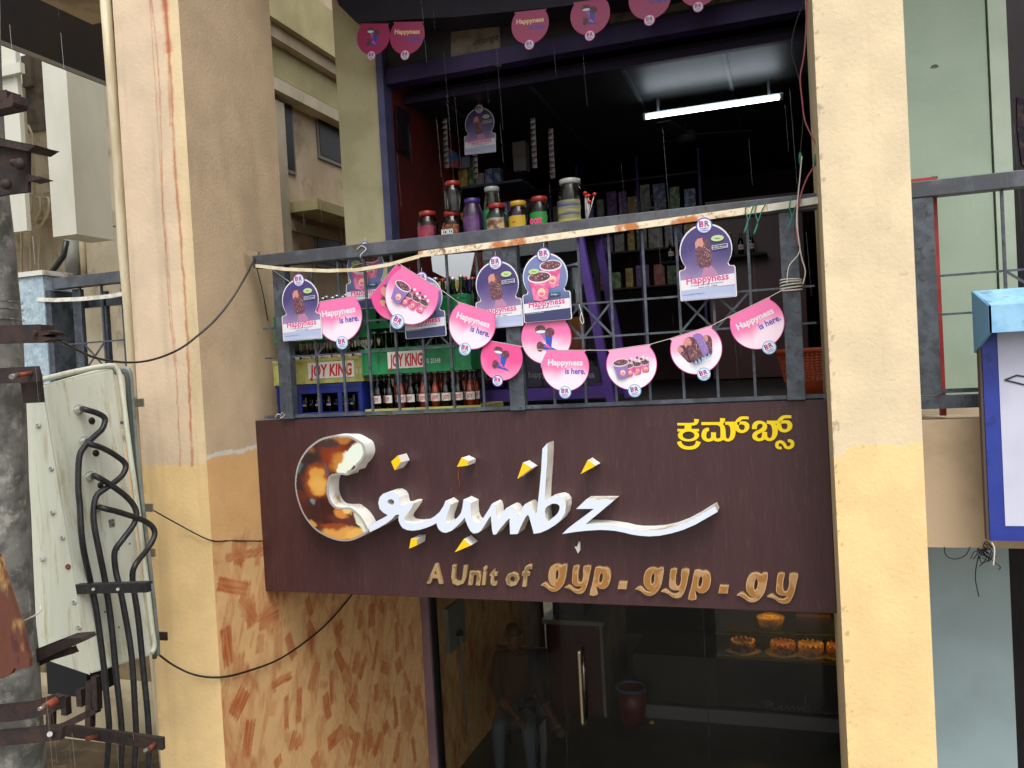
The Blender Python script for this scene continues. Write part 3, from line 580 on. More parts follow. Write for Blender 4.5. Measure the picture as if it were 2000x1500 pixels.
railing(bx,[.248,1.706,3.145],.075,3.28,[(.457,.636),(.636,.811),(1.155,1.325),(1.325,1.506),(1.912,2.085),(2.085,2.25),(2.601,2.772),(2.772,2.952)],'dark blue grey balcony railing above the maroon signboard')
n0=XR1+.01
railing([4.07,4.30,4.53,4.76,5.0,5.3],[3.735],n0,6.5,[(4.07,4.30),(4.30,4.53),(5.0,5.3)],'dark balcony railing of the neighbour on the right, past the red post',pw=.1)
MB().box(n0,6.5,-.03,.03,3.44,3.5).build('base_rail',M_rail,[o for o in bpy.data.objects if o.name.startswith('balcony_railing')][-1])
rl=railing([-1.3,-1.12,-.95,-.78,-.6],[],-1.50,-.46,[(-1.3,-1.12),(-.95,-.78)],'dark railing of the left balcony beside the pale blue box')
for x in (-1.36,-.9): MB().box(x-.03,x+.03,.02,.06,3.45,4.42).build('flat_strut',M_rail,rl)
for x in (-1.05,-1.2,-.7): MB().box(x-.012,x+.012,.10,.13,3.45,4.4).build('baluster',M_rail,rl)
MB().box(-1.5,-.46,.10,.14,4.3,4.36).build('inner_rail',M_rail,rl)
# back of the left balcony
lb=thing('recess_wall','shaded beige wall and dark recess behind the left balcony','wall',(-1.5,1.6,3.4))
MB().box(-2.2,-1.0,1.6,1.7,3.38,4.3).build('wall',M_apt3,lb)
MB().box(-1.0,-.75,1.6,1.7,3.38,4.3).build('dark_door',M_dark,lb)  # dark panel standing in for the unlit interior behind the railing
# red post behind neighbour rail
rp=MB(); rp.box(3.66,3.70,.06,.1,3.4,4.50).box(3.79,3.815,.06,.1,3.4,4.50).box(3.66,3.815,.06,.1,4.505,4.53)
tag(rp.build('door_frame',mat('red frame paint','9A2A22',.5,c2='8A1A15',scale=12)),'thin red frame standing behind the dark railing post right of the right pillar','frame')
# rusty cream casing clipped along the front of our rail
def strip_thing(name,label,cat,pts,w,m,y,th=.012):
    s=MB(); P=[at(*p,y=y) for p in pts]
    for a,b in zip(P[:-1],P[1:]): s.bar(a,b,th,w,up=(0,0,1))
    return tag(s.build(name,m),label,cat)
strip_thing('casing_strip','cream casing strip with orange rust along the front of the balcony rail','strip',[(818,497),(1000,474),(1200,447),(1400,420),(1500,406)],.034,M_rustcream,-.048)
strip_thing('casing_strip','clean white end length of casing strip beside the right pillar','strip',[(1500,406),(1560,397),(1602,390)],.034,mat('white casing','D4D3C6',.5,c2='B9B7A6',scale=12),-.049)
strip_thing('batten','loose sagging cream batten hanging below the left end of the rail','batten',[(500,519),(560,526),(640,529),(700,527),(760,517),(818,501)],.02,M_cream,-.06,.012)
strip_thing('batten','bowed white batten on the left balcony between pale box and pillar','batten',[(74,585),(110,586),(160,584),(220,578),(275,566)],.026,mat('white batten','DAD8CC',.5,c2='B5B2A4',scale=15),-.06)
strip_thing('timber_stub','small weathered timber stub at the rail end by the left pillar','timber',[(482,493),(505,497)],.03,mat('grey timber','8F8268',.9),-.02,.02)
# pale blue box at the left balcony end
bxp=thing('meter_box','pale blue grey sheet metal box with white lid at the end of the left balcony','box',(-1.7,0,3.4))
MB().box(-1.775,-1.545,-.06,.16,3.3,4.52).build('box_body',mat('chalky blue paint','8FA3AE',.7,c2='A9BAC2',scale=26,c3='74858D',s3=40),bxp)
MB().box(-1.544,-1.50,-.05,.15,3.4,4.42).build('side_post',M_rail,bxp)
MB().box(-1.79,-1.53,-.075,.17,4.523,4.555).build('lid',mat('white lid','C9C8BE',.6,c2='8C7A66',scale=9,lo=.55,hi=.7),bxp)
# ================================================================== TUBE LAMP, ceiling fan
lamp=thing('tube_lamp','lit white fluorescent tube in its batten on the dark shop ceiling','lamp',(2.6,2.83,5.8))
a_=at(1260,229,z=5.8);b_=Vector((3.145,a_.y,5.8))
MB().tube([a_+Vector((.01,0,0)),b_-Vector((.01,0,0))],.018,10).build('tube',mat('glowing tube','E8F4FF',.3,emit=9),lamp)
MB().box(a_.x-.02,b_.x+.02,a_.y+.02,a_.y+.05,5.80,5.84).build('batten',mat('lamp batten','8C9290',.5),lamp)
for x in (a_.x-.015,b_.x-.005): MB().box(x,x+.02,a_.y-.02,a_.y+.019,5.78,5.82).build('lamp_holder',mat('lamp holder','AEB4B2',.5),lamp)
for x in (a_.x+.1,b_.x-.1): MB().box(x,x+.02,a_.y+.02,a_.y+.04,5.841,5.96).build('hanger',M_railb,lamp)
fan=thing('ceiling_fan','dark three bladed ceiling fan behind the fluorescent tube','fan',(2.3,3.6,6.0))
fz=5.80
MB().lathe([(.001,.05),(.08,.05),(.1,.0),(.08,-.05),(.001,-.06)],14,(2.3,3.6,fz)).build('hub',M_dark,fan)
MB().tube([(2.3,3.6,fz+.05),(2.3,3.6,5.96)],.012,6).build('downrod',M_dark,fan)
for k in range(3):
    a=2.1*k+.3; d=Vector((math.cos(a),math.sin(a),0)); MB().bar(Vector((2.3,3.6,fz))+d*.09,Vector((2.3,3.6,fz))+d*.6,.12,.008).build('blade',M_dark,fan)
# ================================================================== CRATES AND BOTTLES
M_cry=mat('olive yellow crate plastic','B3B36A',.5,c2='9C9A52',scale=9,c3='7E7A48',s3=20)
M_crg=mat('green crate plastic','1F8A52',.45,c2='176F41',scale=7,c3='14552F',s3=20)
M_crb=mat('blue crate plastic','1B2E86',.45,c2='152468',scale=7)
M_lab=mat('white label print','DDD9CF',.6); M_redp=mat('red print','C2202A',.6); M_whp=mat('white print','C9D2CC',.6)
def crate(loc,w,d,h,m,label,text=None,windows=False,lip=True):
    t=thing('bottle_crate',label,'crate',loc,'bottle crates stacked behind the railing'); x,y,z=loc; th=.012
    b=MB()
    if windows:
        n=4; b.box(x-w/2,x+w/2,y-d/2,y-d/2+th,z,z+.03).box(x-w/2,x+w/2,y-d/2,y-d/2+th,z+h-.06,z+h)
        for i in range(n+1): xx=x-w/2+(w-.03)*i/n; b.box(xx,xx+.03,y-d/2+.001,y-d/2+th-.001,z+.03,z+h-.06)
    else: b.box(x-w/2,x+w/2,y-d/2,y-d/2+th,z,z+h)
    b.box(x-w/2,x+w/2,y+d/2-th,y+d/2,z,z+h).box(x-w/2,x-w/2+th,y-d/2+th,y+d/2-th,z,z+h).box(x+w/2-th,x+w/2,y-d/2+th,y+d/2-th,z,z+h).box(x-w/2+th,x+w/2-th,y-d/2+th,y+d/2-th,z,z+.012)
    b.build('crate_body',m,t,bevel=.003)
    if lip:
        l=MB(); l.box(x-w/2-.004,x+w/2+.004,y-d/2-.006,y-d/2-.001,z+h-.02,z+h).box(x-w/2-.004,x+w/2+.004,y-d/2-.006,y-d/2-.001,z,z+.015)
        for xx in (x-w/2,x-w/2+.1,x+w/2-.108,x+w/2-.008): l.box(xx,xx+.008,y-d/2-.006,y-d/2-.001,z+.0152,z+h-.0202)
        l.build('rim_rib',m,t)
    if text:
        xx,ww=text; p=MB().box(xx,xx+ww,y-d/2-.004,y-d/2-.0015,z+.03,z+h-.025).build('label_panel',M_lab,t)
        tt=MB(); put_text(tt,'JOY KING',(xx+.012,y-d/2-.0052,z+.044),(1,0,0),ww-.024,h-.085,bold=.035,shear=.12); tt.build('lettering',M_redp,p)
        tt=MB(); put_text(tt,'© 20348' if m is M_crg else '© 20340',(xx+ww+.01,y-d/2-.0052,z+.05),(1,0,0),.09,.028); tt.build('serial_print',M_whp,t)
    return t
CY=.36
crate((.36,CY,3.5),.60,.40,.205,M_crb,'blue crate with open windows at the foot of the left stack',windows=True)
crate((.366,CY,3.708),.625,.42,.155,M_cry,'olive yellow crate with red JOY KING label in the middle of the left stack',text=(.30,.32))
crate((.38,CY+.02,3.975),.66,.38,.17,M_crg,'green crate on top of the left stack behind the leftmost hanging card')
crate((1.05,CY,3.5),.74,.40,.035,M_cry,'low yellow tray crate at the foot of the middle stack')
crate((1.04,CY-.02,3.742),.70,.42,.155,M_crg,'green crate with white JOY KING label in the middle stack',text=(.86,.24))
crate((1.03,CY+.02,4.02),.66,.38,.165,M_crg,'plain green crate on top of the middle stack')
GB={'clear':glass_mat('clear bottle glass',(.80,.84,.82),1.0,.02),'green':glass_mat('green bottle glass',(.04,.30,.12),1.0,.02)}
LQ={'cola':mat('dark cola','140806',.15,coat=.5),'orange':mat('orange drink','C2481A',.2,coat=.4),'water':glass_mat('clear drink',(.75,.8,.8),.8,.05),'lime':mat('dark green drink','0A2A14',.2,coat=.5)}
M_cap=mat('metal crown cap','B9BDBF',.35,metal=.7); M_capr=mat('red crown cap','A3261C',.4)
def bottle_proto(kind,liq,txt,cap,h=.235,lz=0):
    t=thing('drink_bottle','x','bottle',(0,0,0))
    MB().lathe([(.0,.0),(.028,.0),(.03,.01),(.03,.11),(.027,.135),(.014,.175),(.012,.21),(.0125,h-.006),(.001,h-.005)],12).build('bottle_glass',GB[kind],t)
    MB().lathe([(.0,.004),(.027,.004),(.0275,.11),(.0245,.135),(.012,.17),(.001,.171)],10).build('drink',LQ[liq],t)
    MB().lathe([(.0135,h-.012),(.015,h-.01),(.013,h),(.0,h+.001)],10).build('crown_cap',cap,t)
    lb=MB(); n=7; v=[]
    for i in range(n): a=-math.pi/2+(-1.1+2.2*i/(n-1)); v+=[(.0312*math.cos(a),.0312*math.sin(a),.05+lz),(.0312*math.cos(a),.0312*math.sin(a),.098+lz)]
    if txt=='JOY':
        lb.add(v,[(2*i,2*i+2,2*i+3,2*i+1) for i in range(n-1)],True); l=lb.build('bottle_label',M_lab,t)
        tt=MB(); put_text(tt,'JOY',(-.02,-.0335,.062+lz),(1,0,0),.04,.024,bold=.03,shear=.1); tt.build('lettering',M_redp,l)
    elif txt=='Zo':
        tt=MB(); put_text(tt,"Zo'la",(-.022,-.0335,.07+lz),(1,0,.1),.044,.024,bold=.02,shear=.2); tt.build('lettering',M_whp,t)
    elif txt=='swirl':
        for m,s_ in ((mat('roundel red','B3202C',.5),1),(mat('roundel blue','1E3C96',.5),-1)):
            MB().prism([[Vector((.013*math.cos(a),-.0325,.12-.01+s_*.002+.013*math.sin(a)*s_)) for a in np.linspace(.2,math.pi-.2,9)]],(0,.001,0)).build('roundel',m,t)
        tt=MB(); put_text(tt,'PEPSI',(-.017,-.0325,.075),(1,0,0),.034,.014,bold=.02); tt.build('lettering',M_whp,t)
    return t
protos={k:bottle_proto(*v) for k,v in {'joyc':('clear','water','JOY',M_cap,.235,.035),'joyk':('clear','cola','JOY',M_cap),'joyo':('clear','orange','JOY',M_cap),'zola':('green','lime','Zo',M_cap,.235,.035),'swirl':('green','cola','swirl',M_cap),'plain':('green','lime','',M_capr)}.items()}
used=set()
def put_bottle(k,x,y,z,label,group,sc_=1.0):
    if k in used: r=dup(protos[k])
    else: r=protos[k]; used.add(k)
    r.location=(x,y,z); r.rotation_euler=(0,0,random.uniform(-.35,.35)); r['label']=label; r['group']=group; r.scale=(sc_,)*3
def bottle_rows(x0,x1,n,rows,z,kinds,label,group,y0=.22,dy=.085,sc_=1.0):
    for r in range(rows):
        for i in range(n):
            k=kinds[(i*7+r*3)%len(kinds)] if isinstance(kinds,list) else kinds
            lab=label+', '+['first','second','third','fourth','fifth','sixth','seventh','eighth','ninth'][i]+' from left'+('' if r==0 else ', back row')
            put_bottle(k,x0+(x1-x0)*(i+.5)/n+random.uniform(-.006,.006),y0+dy*r+random.uniform(-.005,.005),z,lab,group,sc_)
bottle_rows(.07,.66,8,3,3.745,'joyc','clear JOY bottle in the olive yellow crate','bottles in the olive yellow crate',sc_=1.05)
bottle_rows(.70,1.36,9,3,3.765,['zola'],'green bottle with white script in the lettered green crate','bottles in the middle green crate',sc_=1.02)
bottle_rows(.70,1.38,9,2,3.52,['joyk','joyk','joyo','joyk','joyo','joyo'],'JOY bottle in the low yellow tray','bottles in the low yellow tray',sc_=.95)
bottle_rows(.09,.62,6,2,3.515,'swirl','small cola bottle in the blue crate','bottles in the blue crate',y0=.22,sc_=.72)
bottle_rows(.09,.66,8,2,4.0,'joyc','clear bottle in the top left green crate','bottles in the top left green crate',sc_=1.05)
bottle_rows(.74,1.35,8,2,4.05,['plain','zola'],'green bottle in the top middle green crate','bottles in the top middle green crate',sc_=1.05)
put_bottle('plain',1.36,.30,4.03,'green bottle with red cap beside the card rack, right of the crates','bottles beside the display case',1.1)
put_bottle('joyc',1.44,.32,4.03,'clear bottle with JOY label against the purple display case','bottles beside the display case',1.1)
# shelf carrying them
tag(MB().box(1.31,1.50,.24,.42,4.0,4.028).build('side_shelf',M_dark),'small dark shelf beside the purple display case','shelf')
# ================================================================== PURPLE DISPLAY CASE
case=thing('display_case','purple framed glass chocolate display case with raked right side','display case',(1.7,.6,3.5))
CX0,CX1t,CX1b=1.2,1.945,2.10; CYF,CYB=.58,1.15; CZ0,CZ1=3.5,4.60
for y in (CYF,CYB):
    MB().bar((CX1b,y,CZ0),(CX1t,y,CZ1-.03),.05,.05,up=(0,1,0)).build('raked_post',M_purple,case)
    MB().box(CX0,CX0+.04,y-.025,y+.025,CZ0,CZ1-.03).build('post',M_purple,case)
MB().box(CX0-.01,CX1t+.03,CYF-.03,CYB+.03,CZ1-.028,CZ1).build('top_board',M_purple,case)
MB().box(CX0-.01,CX1b-.03,CYF-.028,CYB+.02,CZ0+.03,CZ0+.105).build('base_board',M_purple,case)
for z in (3.82,4.1,4.34): MB().box(CX0+.04,CX1t-.03,CYF+.03,CYB-.02,z-.012,z).build('shelf',mat('purple shelf','3A2268',.5),case)
MB().box(CX0+.04,CX1t,CYB-.015,CYB,CZ0+.11,CZ1-.03).build('back_panel',M_dark,case)
MB().prism([[Vector((CX0+.03,CYF-.004,CZ0+.11)),Vector((CX1b-.05,CYF-.004,CZ0+.11)),Vector((CX1t-.03,CYF-.004,CZ1-.03)),Vector((CX0+.03,CYF-.004,CZ1-.03))]],(0,.005,0)).build('glass_pane',glass_mat('case glass',(.92,.93,.95),1.2),case)
M_choc=mat('purple wrapper','2B1350',.35,c2='3C1C6E',scale=8)
def pack(x,z,w,h,m,label,txt=None,tm=None,y=.64,band=None):
    t=thing('sweet_packet',label,'packet',(x,y,z),'packets in the purple display case')
    MB().box(x,x+w,y,y+.03,z,z+h).build('packet_body',m,t,bevel=.003)
    if band: MB().box(x+.004,x+w-.004,y-.0015,y-.0005,z+h*.25,z+h*.6).build('packet_band',band,t)
    if txt: tt=MB(); put_text(tt,txt,(x+w*.08,y-.003,z+h*.34),(1,0,.02),w*.84,min(h*.3,w*.28),bold=.02); tt.build('lettering',tm or M_whp,t)
M_gold2=mat('gold wrapper','9A7A22',.4,c2='B8962E',scale=20); M_redw=mat('red wrapper','7E1420',.4); M_orw=mat('orange wrapper','B86A2A',.5)
pack(1.245,3.61,.16,.17,M_choc,'purple packet with red FUSO roundel at the lower left of the display case','FUSO',M_whp,band=M_redw)
pack(1.42,3.61,.12,.17,M_choc,'narrow purple packet beside the packet with the red roundel')
pack(1.56,3.61,.13,.18,M_choc,'purple packet second from the right on the bottom shelf of the case','happy',M_whp)
pack(1.70,3.61,.13,.19,M_choc,'purple packet with a pale square on the bottom shelf of the case',band=M_whp)
pack(1.86,3.615,.15,.10,M_choc,'purple chocolate bar marked Dairy Milk at the right end of the case','Dairy Milk',M_whp,y=.62)
pack(1.60,3.83,.20,.24,mat('cream printed carton','C9A080',.6,c2='A8542C',scale=9),'cream and orange printed carton behind the hanging flags in the case')
pack(1.82,3.83,.12,.20,M_orw,'small orange carton on the middle shelf of the case')
pack(1.245,3.83,.2,.16,M_choc,'wide purple packet on the middle shelf behind the cone flag')
pack(1.25,4.11,.22,.12,M_gold2,'flat golden biscuit box on the upper shelf of the case')
pack(1.25,4.235,.22,.05,mat('tan biscuit box','A98954',.6),'thin tan box lying on the golden biscuit box')
pack(1.60,4.11,.09,.10,M_gold2,'small golden packet between the two hanging cards')
pack(1.60,4.35,.08,.06,M_redw,'small red packet on the top shelf of the case')
pack(1.75,4.11,.14,.2,mat('dark green carton','16301F',.5),'dark green carton behind the cup card in the case')
# pale sheets standing in for white reflections at the case, and a biscuit packet
tag(MB().prism([[at(*p,y=.5) for p in ((842,500),(927,493),(917,545),(880,548),(845,530))]],(0,.004,0)).build('paper_sheet',mat('pale grey paper','B9BEC2',.5)),'pale grey paper sheet behind the rail left of the display case','paper')
tag(MB().prism([[at(*p,y=.5) for p in ((842,552),(905,545),(910,590),(850,600))]],(0,.01,0)).build('biscuit_packet',mat('yellow printed pack','A39246',.5,c2='6E5B2A',scale=20)),'yellow printed biscuit packet behind the rail under the grey paper','packet')
tag(MB().prism([[at(*p,y=.75) for p in ((1100,520),(1128,512),(1130,590),(1108,596))]],(0,.01,0)).build('paper_sheet',MATS['pale grey paper']),'upright white paper at the right end of the display case','paper')
# ================================================================== SWEET JARS on the display case and a side shelf
tag(MB().box(.05,1.185,.56,1.24,4.57,4.60).build('counter_shelf',M_dark),'dark counter shelf carrying the sweet jars behind the rail','shelf')
def jar(px0,px1,pytop,lidm,label,bodym=None,labm=None,txt=None,tm=None,y=1.0,fill=None,frac=.5,base=None):
    zb=4.602 if base is None else base
    a_=at(px0,pytop,y=y);b_=at(px1,pytop,y=y); cx=(a_.x+b_.x)/2; r=(b_.x-a_.x)/2*.96; h=a_.z-zb
    t=thing('sweet_jar',label,'jar',(cx,y,zb),'sweet jars standing behind the rail')
    lh=min(.035,h*.15)
    MB().lathe([(.001,0),(r*.95,0),(r,.01),(r,h*.62),(r*.97,h*.70),(r*.72,h-lh-.008),(r*.7,h-lh)],18,(cx,y,zb)).build('jar_body',bodym or M_jarg,t)
    MB().lathe([(r*.74,h-lh),(r*.78,h-lh+.002),(r*.78,h-.004),(r*.7,h),(.001,h)],18,(cx,y,zb)).build('lid',lidm,t)
    if fill: MB().lathe([(.001,.004),(r*.93,.004),(r*.93,h*frac),(r*.5,h*(frac+.06)),(.001,h*(frac+.04))],12,(cx,y,zb)).build('sweets',fill,t)
    if labm:
        n=11;v=[];R2=r*1.012
        for i in range(n): an=-math.pi/2-.2+(-1.15+2.3*i/(n-1)); v+=[(cx+R2*math.cos(an),y+R2*math.sin(an),zb+h*.12),(cx+R2*math.cos(an),y+R2*math.sin(an),zb+h*.58)]
        l=MB().add(v,[(2*i,2*i+2,2*i+3,2*i+1) for i in range(n-1)],True).build('jar_label',labm,t)
        if txt: tt=MB(); put_text(tt,txt,(cx-r*.75,y-r*1.05,zb+h*.28),(1,0,0),r*1.2,min(r*.5,h*.18),bold=.05); tt.build('lettering',tm,l)
M_rl=mat('red lid','8A1E17',.4); M_sweet=mat('mixed sweets','7A8A3A',.5,c2='B8A64A',scale=60,c3='5A3A22',s3=90)
jar(815,855,416,M_rl,'small jar with red lid and pink label, leftmost of the jars',labm=mat('pink jar label','7A1A4A',.5,c2='9A3230',scale=20),fill=M_darkred,frac=.5)
jar(863,903,416,M_rl,'lower red lidded jar under the clear tall jar',labm=mat('brown jar label','5A2214',.5,c2='B0702A',scale=25),txt='KOKO',tm=M_whp,fill=mat('brown sweets','2C1A10',.5))
jar(866,902,357,M_rl,'clear jar with red lid stacked on top of another red lidded jar',base=4.602+(at(883,416,y=1.0).z-4.602)+.002)
jar(903,942,391,mat('purple lid','38226A',.4),'dark purple jar with purple lid',bodym=mat('purple jar plastic','2A1030',.3,coat=.3),labm=mat('mauve jar label','5E3A6A',.4,c2='4A2450',scale=30),txt='xxx' if 0 else None)
jar(942,979,368,mat('grey lid','8A918C',.4),'jar with grey lid and green label standing behind the front row',labm=mat('green jar label','2F9A4A',.5,c2='2A4FA0',scale=22),y=1.11,fill=M_sweet,frac=.6)
jar(949,991,401,M_rl,'round jar with red lid and striped tan label',labm=mat('tan striped jar label','B59A78',.5,c2='5A3322',scale=18),fill=M_sweet)
jar(992,1032,396,mat('yellow lid','B08C1C',.4),'jar with yellow lid and yellow label',labm=mat('yellow jar label','B8981E',.5,c2='B0481E',scale=20,lo=.62,hi=.66),fill=M_sweet,frac=.3)
jar(1033,1073,387,M_rl,'jar with red lid and bright green label',labm=mat('bright green jar label','1F7E32',.5),txt='OOPS',tm=mat('pink print','E0407A',.5),fill=M_sweet,frac=.3)
jar(1086,1140,354,mat('clear grey lid','9A9A94',.3),'largest jar, clear with yellow and blue label and green sweets',labm=mat('yellow blue jar label','A8A238',.5,c2='2A3470',scale=7,stretch=(.3,.3,3)),fill=M_sweet,frac=.22)
lol=thing('lollipop_bunch','bunch of red lollipops standing right of the largest jar','lollipops',(2.05,.8,4.6))
for k in range(6):
    a_=at(1146+random.uniform(-3,3),430,y=.8); b_=at(1150+random.uniform(-9,12),385+random.uniform(-8,10),y=.8)
    s_=MB().tube([a_,b_],.0025,5).build('stick',M_string,lol); MB().lathe([(.001,-.013),(.011,-.007),(.013,0),(.011,.007),(.001,.013)],8,b_).build('sweet',mat('red sweet','B0281C',.3),s_)
tag(MB().box(1.95,2.2,.7,.95,4.55,4.59).build('counter_shelf',M_dark),'short dark shelf under the lollipops','shelf')
# shelves of dim stock inside the upper shop
stock=thing('stock_shelving','dark shelving along the back of the upper shop holding dim packets','shelving',(1.6,4.8,3.5))
SZ=(4.55,4.95,5.35,5.72)
for z in SZ: MB().box(.25,2.3,4.75,5.1,z-.02,z).build('shelf_board',mat('brown shelf board','3A2620',.6),stock)
for x in (.25,.95,1.62,2.28): MB().box(x,x+.025,4.76,5.1,3.5,6.0).build('upright',M_purple,stock)
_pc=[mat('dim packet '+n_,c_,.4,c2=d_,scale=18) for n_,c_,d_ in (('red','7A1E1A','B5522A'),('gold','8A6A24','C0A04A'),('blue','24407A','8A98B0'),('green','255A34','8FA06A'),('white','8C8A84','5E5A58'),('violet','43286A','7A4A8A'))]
_q=random.Random(12)
for zi,z in enumerate(SZ[:3]):
    x=.30; k=0
    while x<2.2:
        w_=_q.uniform(.07,.15); h_=_q.uniform(.14,.30); m=_q.choice(_pc); k+=1
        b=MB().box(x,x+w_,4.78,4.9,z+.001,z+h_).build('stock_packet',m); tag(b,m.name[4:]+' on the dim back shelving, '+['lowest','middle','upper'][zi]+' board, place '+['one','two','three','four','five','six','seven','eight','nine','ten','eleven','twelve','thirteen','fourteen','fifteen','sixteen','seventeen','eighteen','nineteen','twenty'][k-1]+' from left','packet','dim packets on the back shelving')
        x+=w_+_q.uniform(.01,.06)
# interior bits of the upper shop
int_shelf=thing('wall_shelf','dark shelf rack with boxes against the red wall of the upper shop','shelf',(.6,3.2,4.4))
for z in (4.62,5.02,5.42): MB().box(.24,.9,2.9,3.3,z,z+.02).build('shelf_board',mat('grey shelf board','3B4046',.5),int_shelf)
_n=0
for zi,(z,nn) in enumerate(((4.64,6),(5.04,6),(5.44,5))):
    x=.27
    for k in range(nn):
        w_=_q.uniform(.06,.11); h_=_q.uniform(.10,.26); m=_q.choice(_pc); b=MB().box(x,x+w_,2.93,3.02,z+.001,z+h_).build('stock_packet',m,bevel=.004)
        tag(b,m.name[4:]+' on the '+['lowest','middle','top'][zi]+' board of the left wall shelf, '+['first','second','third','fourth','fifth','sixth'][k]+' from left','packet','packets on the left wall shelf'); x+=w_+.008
for k,px in enumerate((868,925,1040,1075)):
    st_=thing('sachet_strip',['leftmost','second','third','rightmost'][k]+' strip of small silvery sachets hanging in the dark shop','packet',at(px,250,y=2.3),'hanging sachet strips')
    for j in range(9):
        c=at(px+j*.5,235+11*j+20*(k%2),y=2.3); MB().prism([[c+Vector(v) for v in ((-.022,0,-.02),(.02,.01,-.022),(.022,0,.018),(-.02,.008,.02))]],(0,.006,0)).build('sachet',mat('silver sachet','6A6C70',.25,metal=.4,c2='5A4440',scale=30),st_)
def dimbox(px0,px1,py0,py1,y,m,name,label,cat='box',d=.12):
    a_=at(px0,py0,y=y);b_=at(px1,py1,y=y); return tag(MB().box(a_.x,b_.x,y,y+d,b_.z,a_.z).build(name,m),label,cat)
t=MB(); q=[at(*p,y=2.8) for p in ((848,322),(895,328),(893,300),(872,285),(850,290))]; t.prism([q],(0,.1,0)); tag(t.build('snack_carton',mat('printed snack carton','A83A1E',.5,c2='2A5E9A',scale=9)),'bright printed snack carton on the left interior shelf','carton')
dimbox(896,918,308,326,2.9,mat('pale pack','6E7F8A',.4),'packet','pale blue packet beside the printed snack carton','packet')
dimbox(1000,1027,278,304,3.0,mat('dull white carton','6E6A66',.6),'carton','upper of two dull white cartons stacked in the shop interior','carton')
dimbox(1002,1028,306,332,3.0,MATS['dull white carton'],'carton','lower of two dull white cartons stacked in the shop interior','carton')
# poster with tube reflection on red wall
pv=[at(*p,x=.25) for p in ((772,205),(800,222),(800,305),(775,292))]
po=tag(MB().prism([[p+Vector((.003,0,0)) for p in pv]],(.004,0,0)).build('wall_poster',mat('glossy dark poster','1A2430',.12,c2='3A2228',scale=9,coat=.6)),'small glossy dark poster on the red side wall','poster')
# hanging dim card drawn later; cola cooler with script at the back
ck=thing('drinks_cooler','dark red drinks cooler with faint script lettering at the back of the upper shop','cooler',(2.9,4.6,3.5))
MB().box(2.35,3.3,4.6,5.2,3.5,5.35).build('cooler_body',mat('cooler red','4A0E0E',.4),ck)
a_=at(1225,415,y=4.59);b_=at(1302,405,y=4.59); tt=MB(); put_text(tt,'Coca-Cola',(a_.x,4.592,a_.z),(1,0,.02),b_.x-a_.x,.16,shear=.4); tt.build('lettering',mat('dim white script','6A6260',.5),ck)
for k in range(9):
    x=2.3+.1*k; put_bottle('joyk',x-.3,4.4,4.75,'dim bottle on the back shelf above the cooler script','bottles on the back shelf',1.0)
tag(MB().box(1.9,2.95,4.3,4.55,4.72,4.745).build('back_shelf',M_dark),'dark back shelf with bottles in the upper shop','shelf')
# orange basket
bk=thing('laundry_basket','orange perforated plastic basket behind the right end of the railing','basket',(3.25,.6,3.5))
M_or=mat('orange basket plastic','B24A1E',.5,c2='9A3C16',scale=8)
cxk,cyk=3.27,.62
zt=at(1530,682,y=.42).z
NB=26; NH=9
def bk_r(z): return .165+.05*(z-3.5)/(zt-3.5)
MB().lathe([(.001,3.505-3.5),(bk_r(3.5),.005),(bk_r(3.58),.08)],NB,(cxk,cyk,3.5)).build('basket_base',M_or,bk)
MB().lathe([(bk_r(zt)-.004,zt-3.53),(bk_r(zt)+.012,zt-3.53),(bk_r(zt)+.014,zt-3.5),(bk_r(zt)-.004,zt-3.5)],NB,(cxk,cyk,3.5)).build('rim',M_or,bk)
lt=MB()
for k in range(NB*2):
    a=math.pi*k/NB; d=Vector((math.cos(a),math.sin(a),0)); lt.bar(Vector((cxk,cyk,3.575))+d*bk_r(3.575),Vector((cxk,cyk,zt-.025))+d*bk_r(zt-.025),.008,.008)
for j in range(NH):
    z=3.6+(zt-.04-3.6)*j/(NH-1); lt.tube([Vector((cxk+bk_r(z)*math.cos(a),cyk+bk_r(z)*math.sin(a),z)) for a in np.linspace(0,2*math.pi,NB+1)],.004,4)
lt.build('lattice',M_or,bk,kind='stuff')
# ================================================================== HANGING CARDS AND FLAGS
def printmat(name,ca,cb,scale,kind='v',lo=-.1,hi=-.3,rough=.35):
    """flat print: two ink colours blended down or across the card, in the card's own coordinates"""
    m=bpy.data.materials.new(name); m.use_nodes=True;n=m.node_tree;b=n.nodes['Principled BSDF'];L=n.links.new
    tc=n.nodes.new('ShaderNodeTexCoord'); sp=n.nodes.new('ShaderNodeSeparateXYZ'); L(tc.outputs['Object'],sp.inputs[0])
    nz=n.nodes.new('ShaderNodeTexNoise'); nz.inputs['Scale'].default_value=scale; nz.inputs['Detail'].default_value=1; L(tc.outputs['Object'],nz.inputs['Vector'])
    ad=n.nodes.new('ShaderNodeMath'); ad.operation='MULTIPLY_ADD'; L(nz.outputs['Fac'],ad.inputs[0]); ad.inputs[1].default_value=.16 if kind=='v' else .1; L(sp.outputs['Z'],ad.inputs[2])
    mr=n.nodes.new('ShaderNodeMapRange'); mr.interpolation_type='SMOOTHSTEP'; mr.inputs['From Min'].default_value=lo;mr.inputs['From Max'].default_value=hi; L(ad.outputs[0],mr.inputs['Value'])
    mx=n.nodes.new('ShaderNodeMix'); mx.data_type='RGBA'; mx.inputs[6].default_value=(*lin(ca),1); mx.inputs[7].default_value=(*lin(cb),1); L(mr.outputs[0],mx.inputs[0]); L(mx.outputs[2],b.inputs['Base Color'])
    b.inputs['Roughness'].default_value=rough; return m
M_fp=printmat('pink flag print','E873A8','F1DBE8',7,lo=.02,hi=-.09)
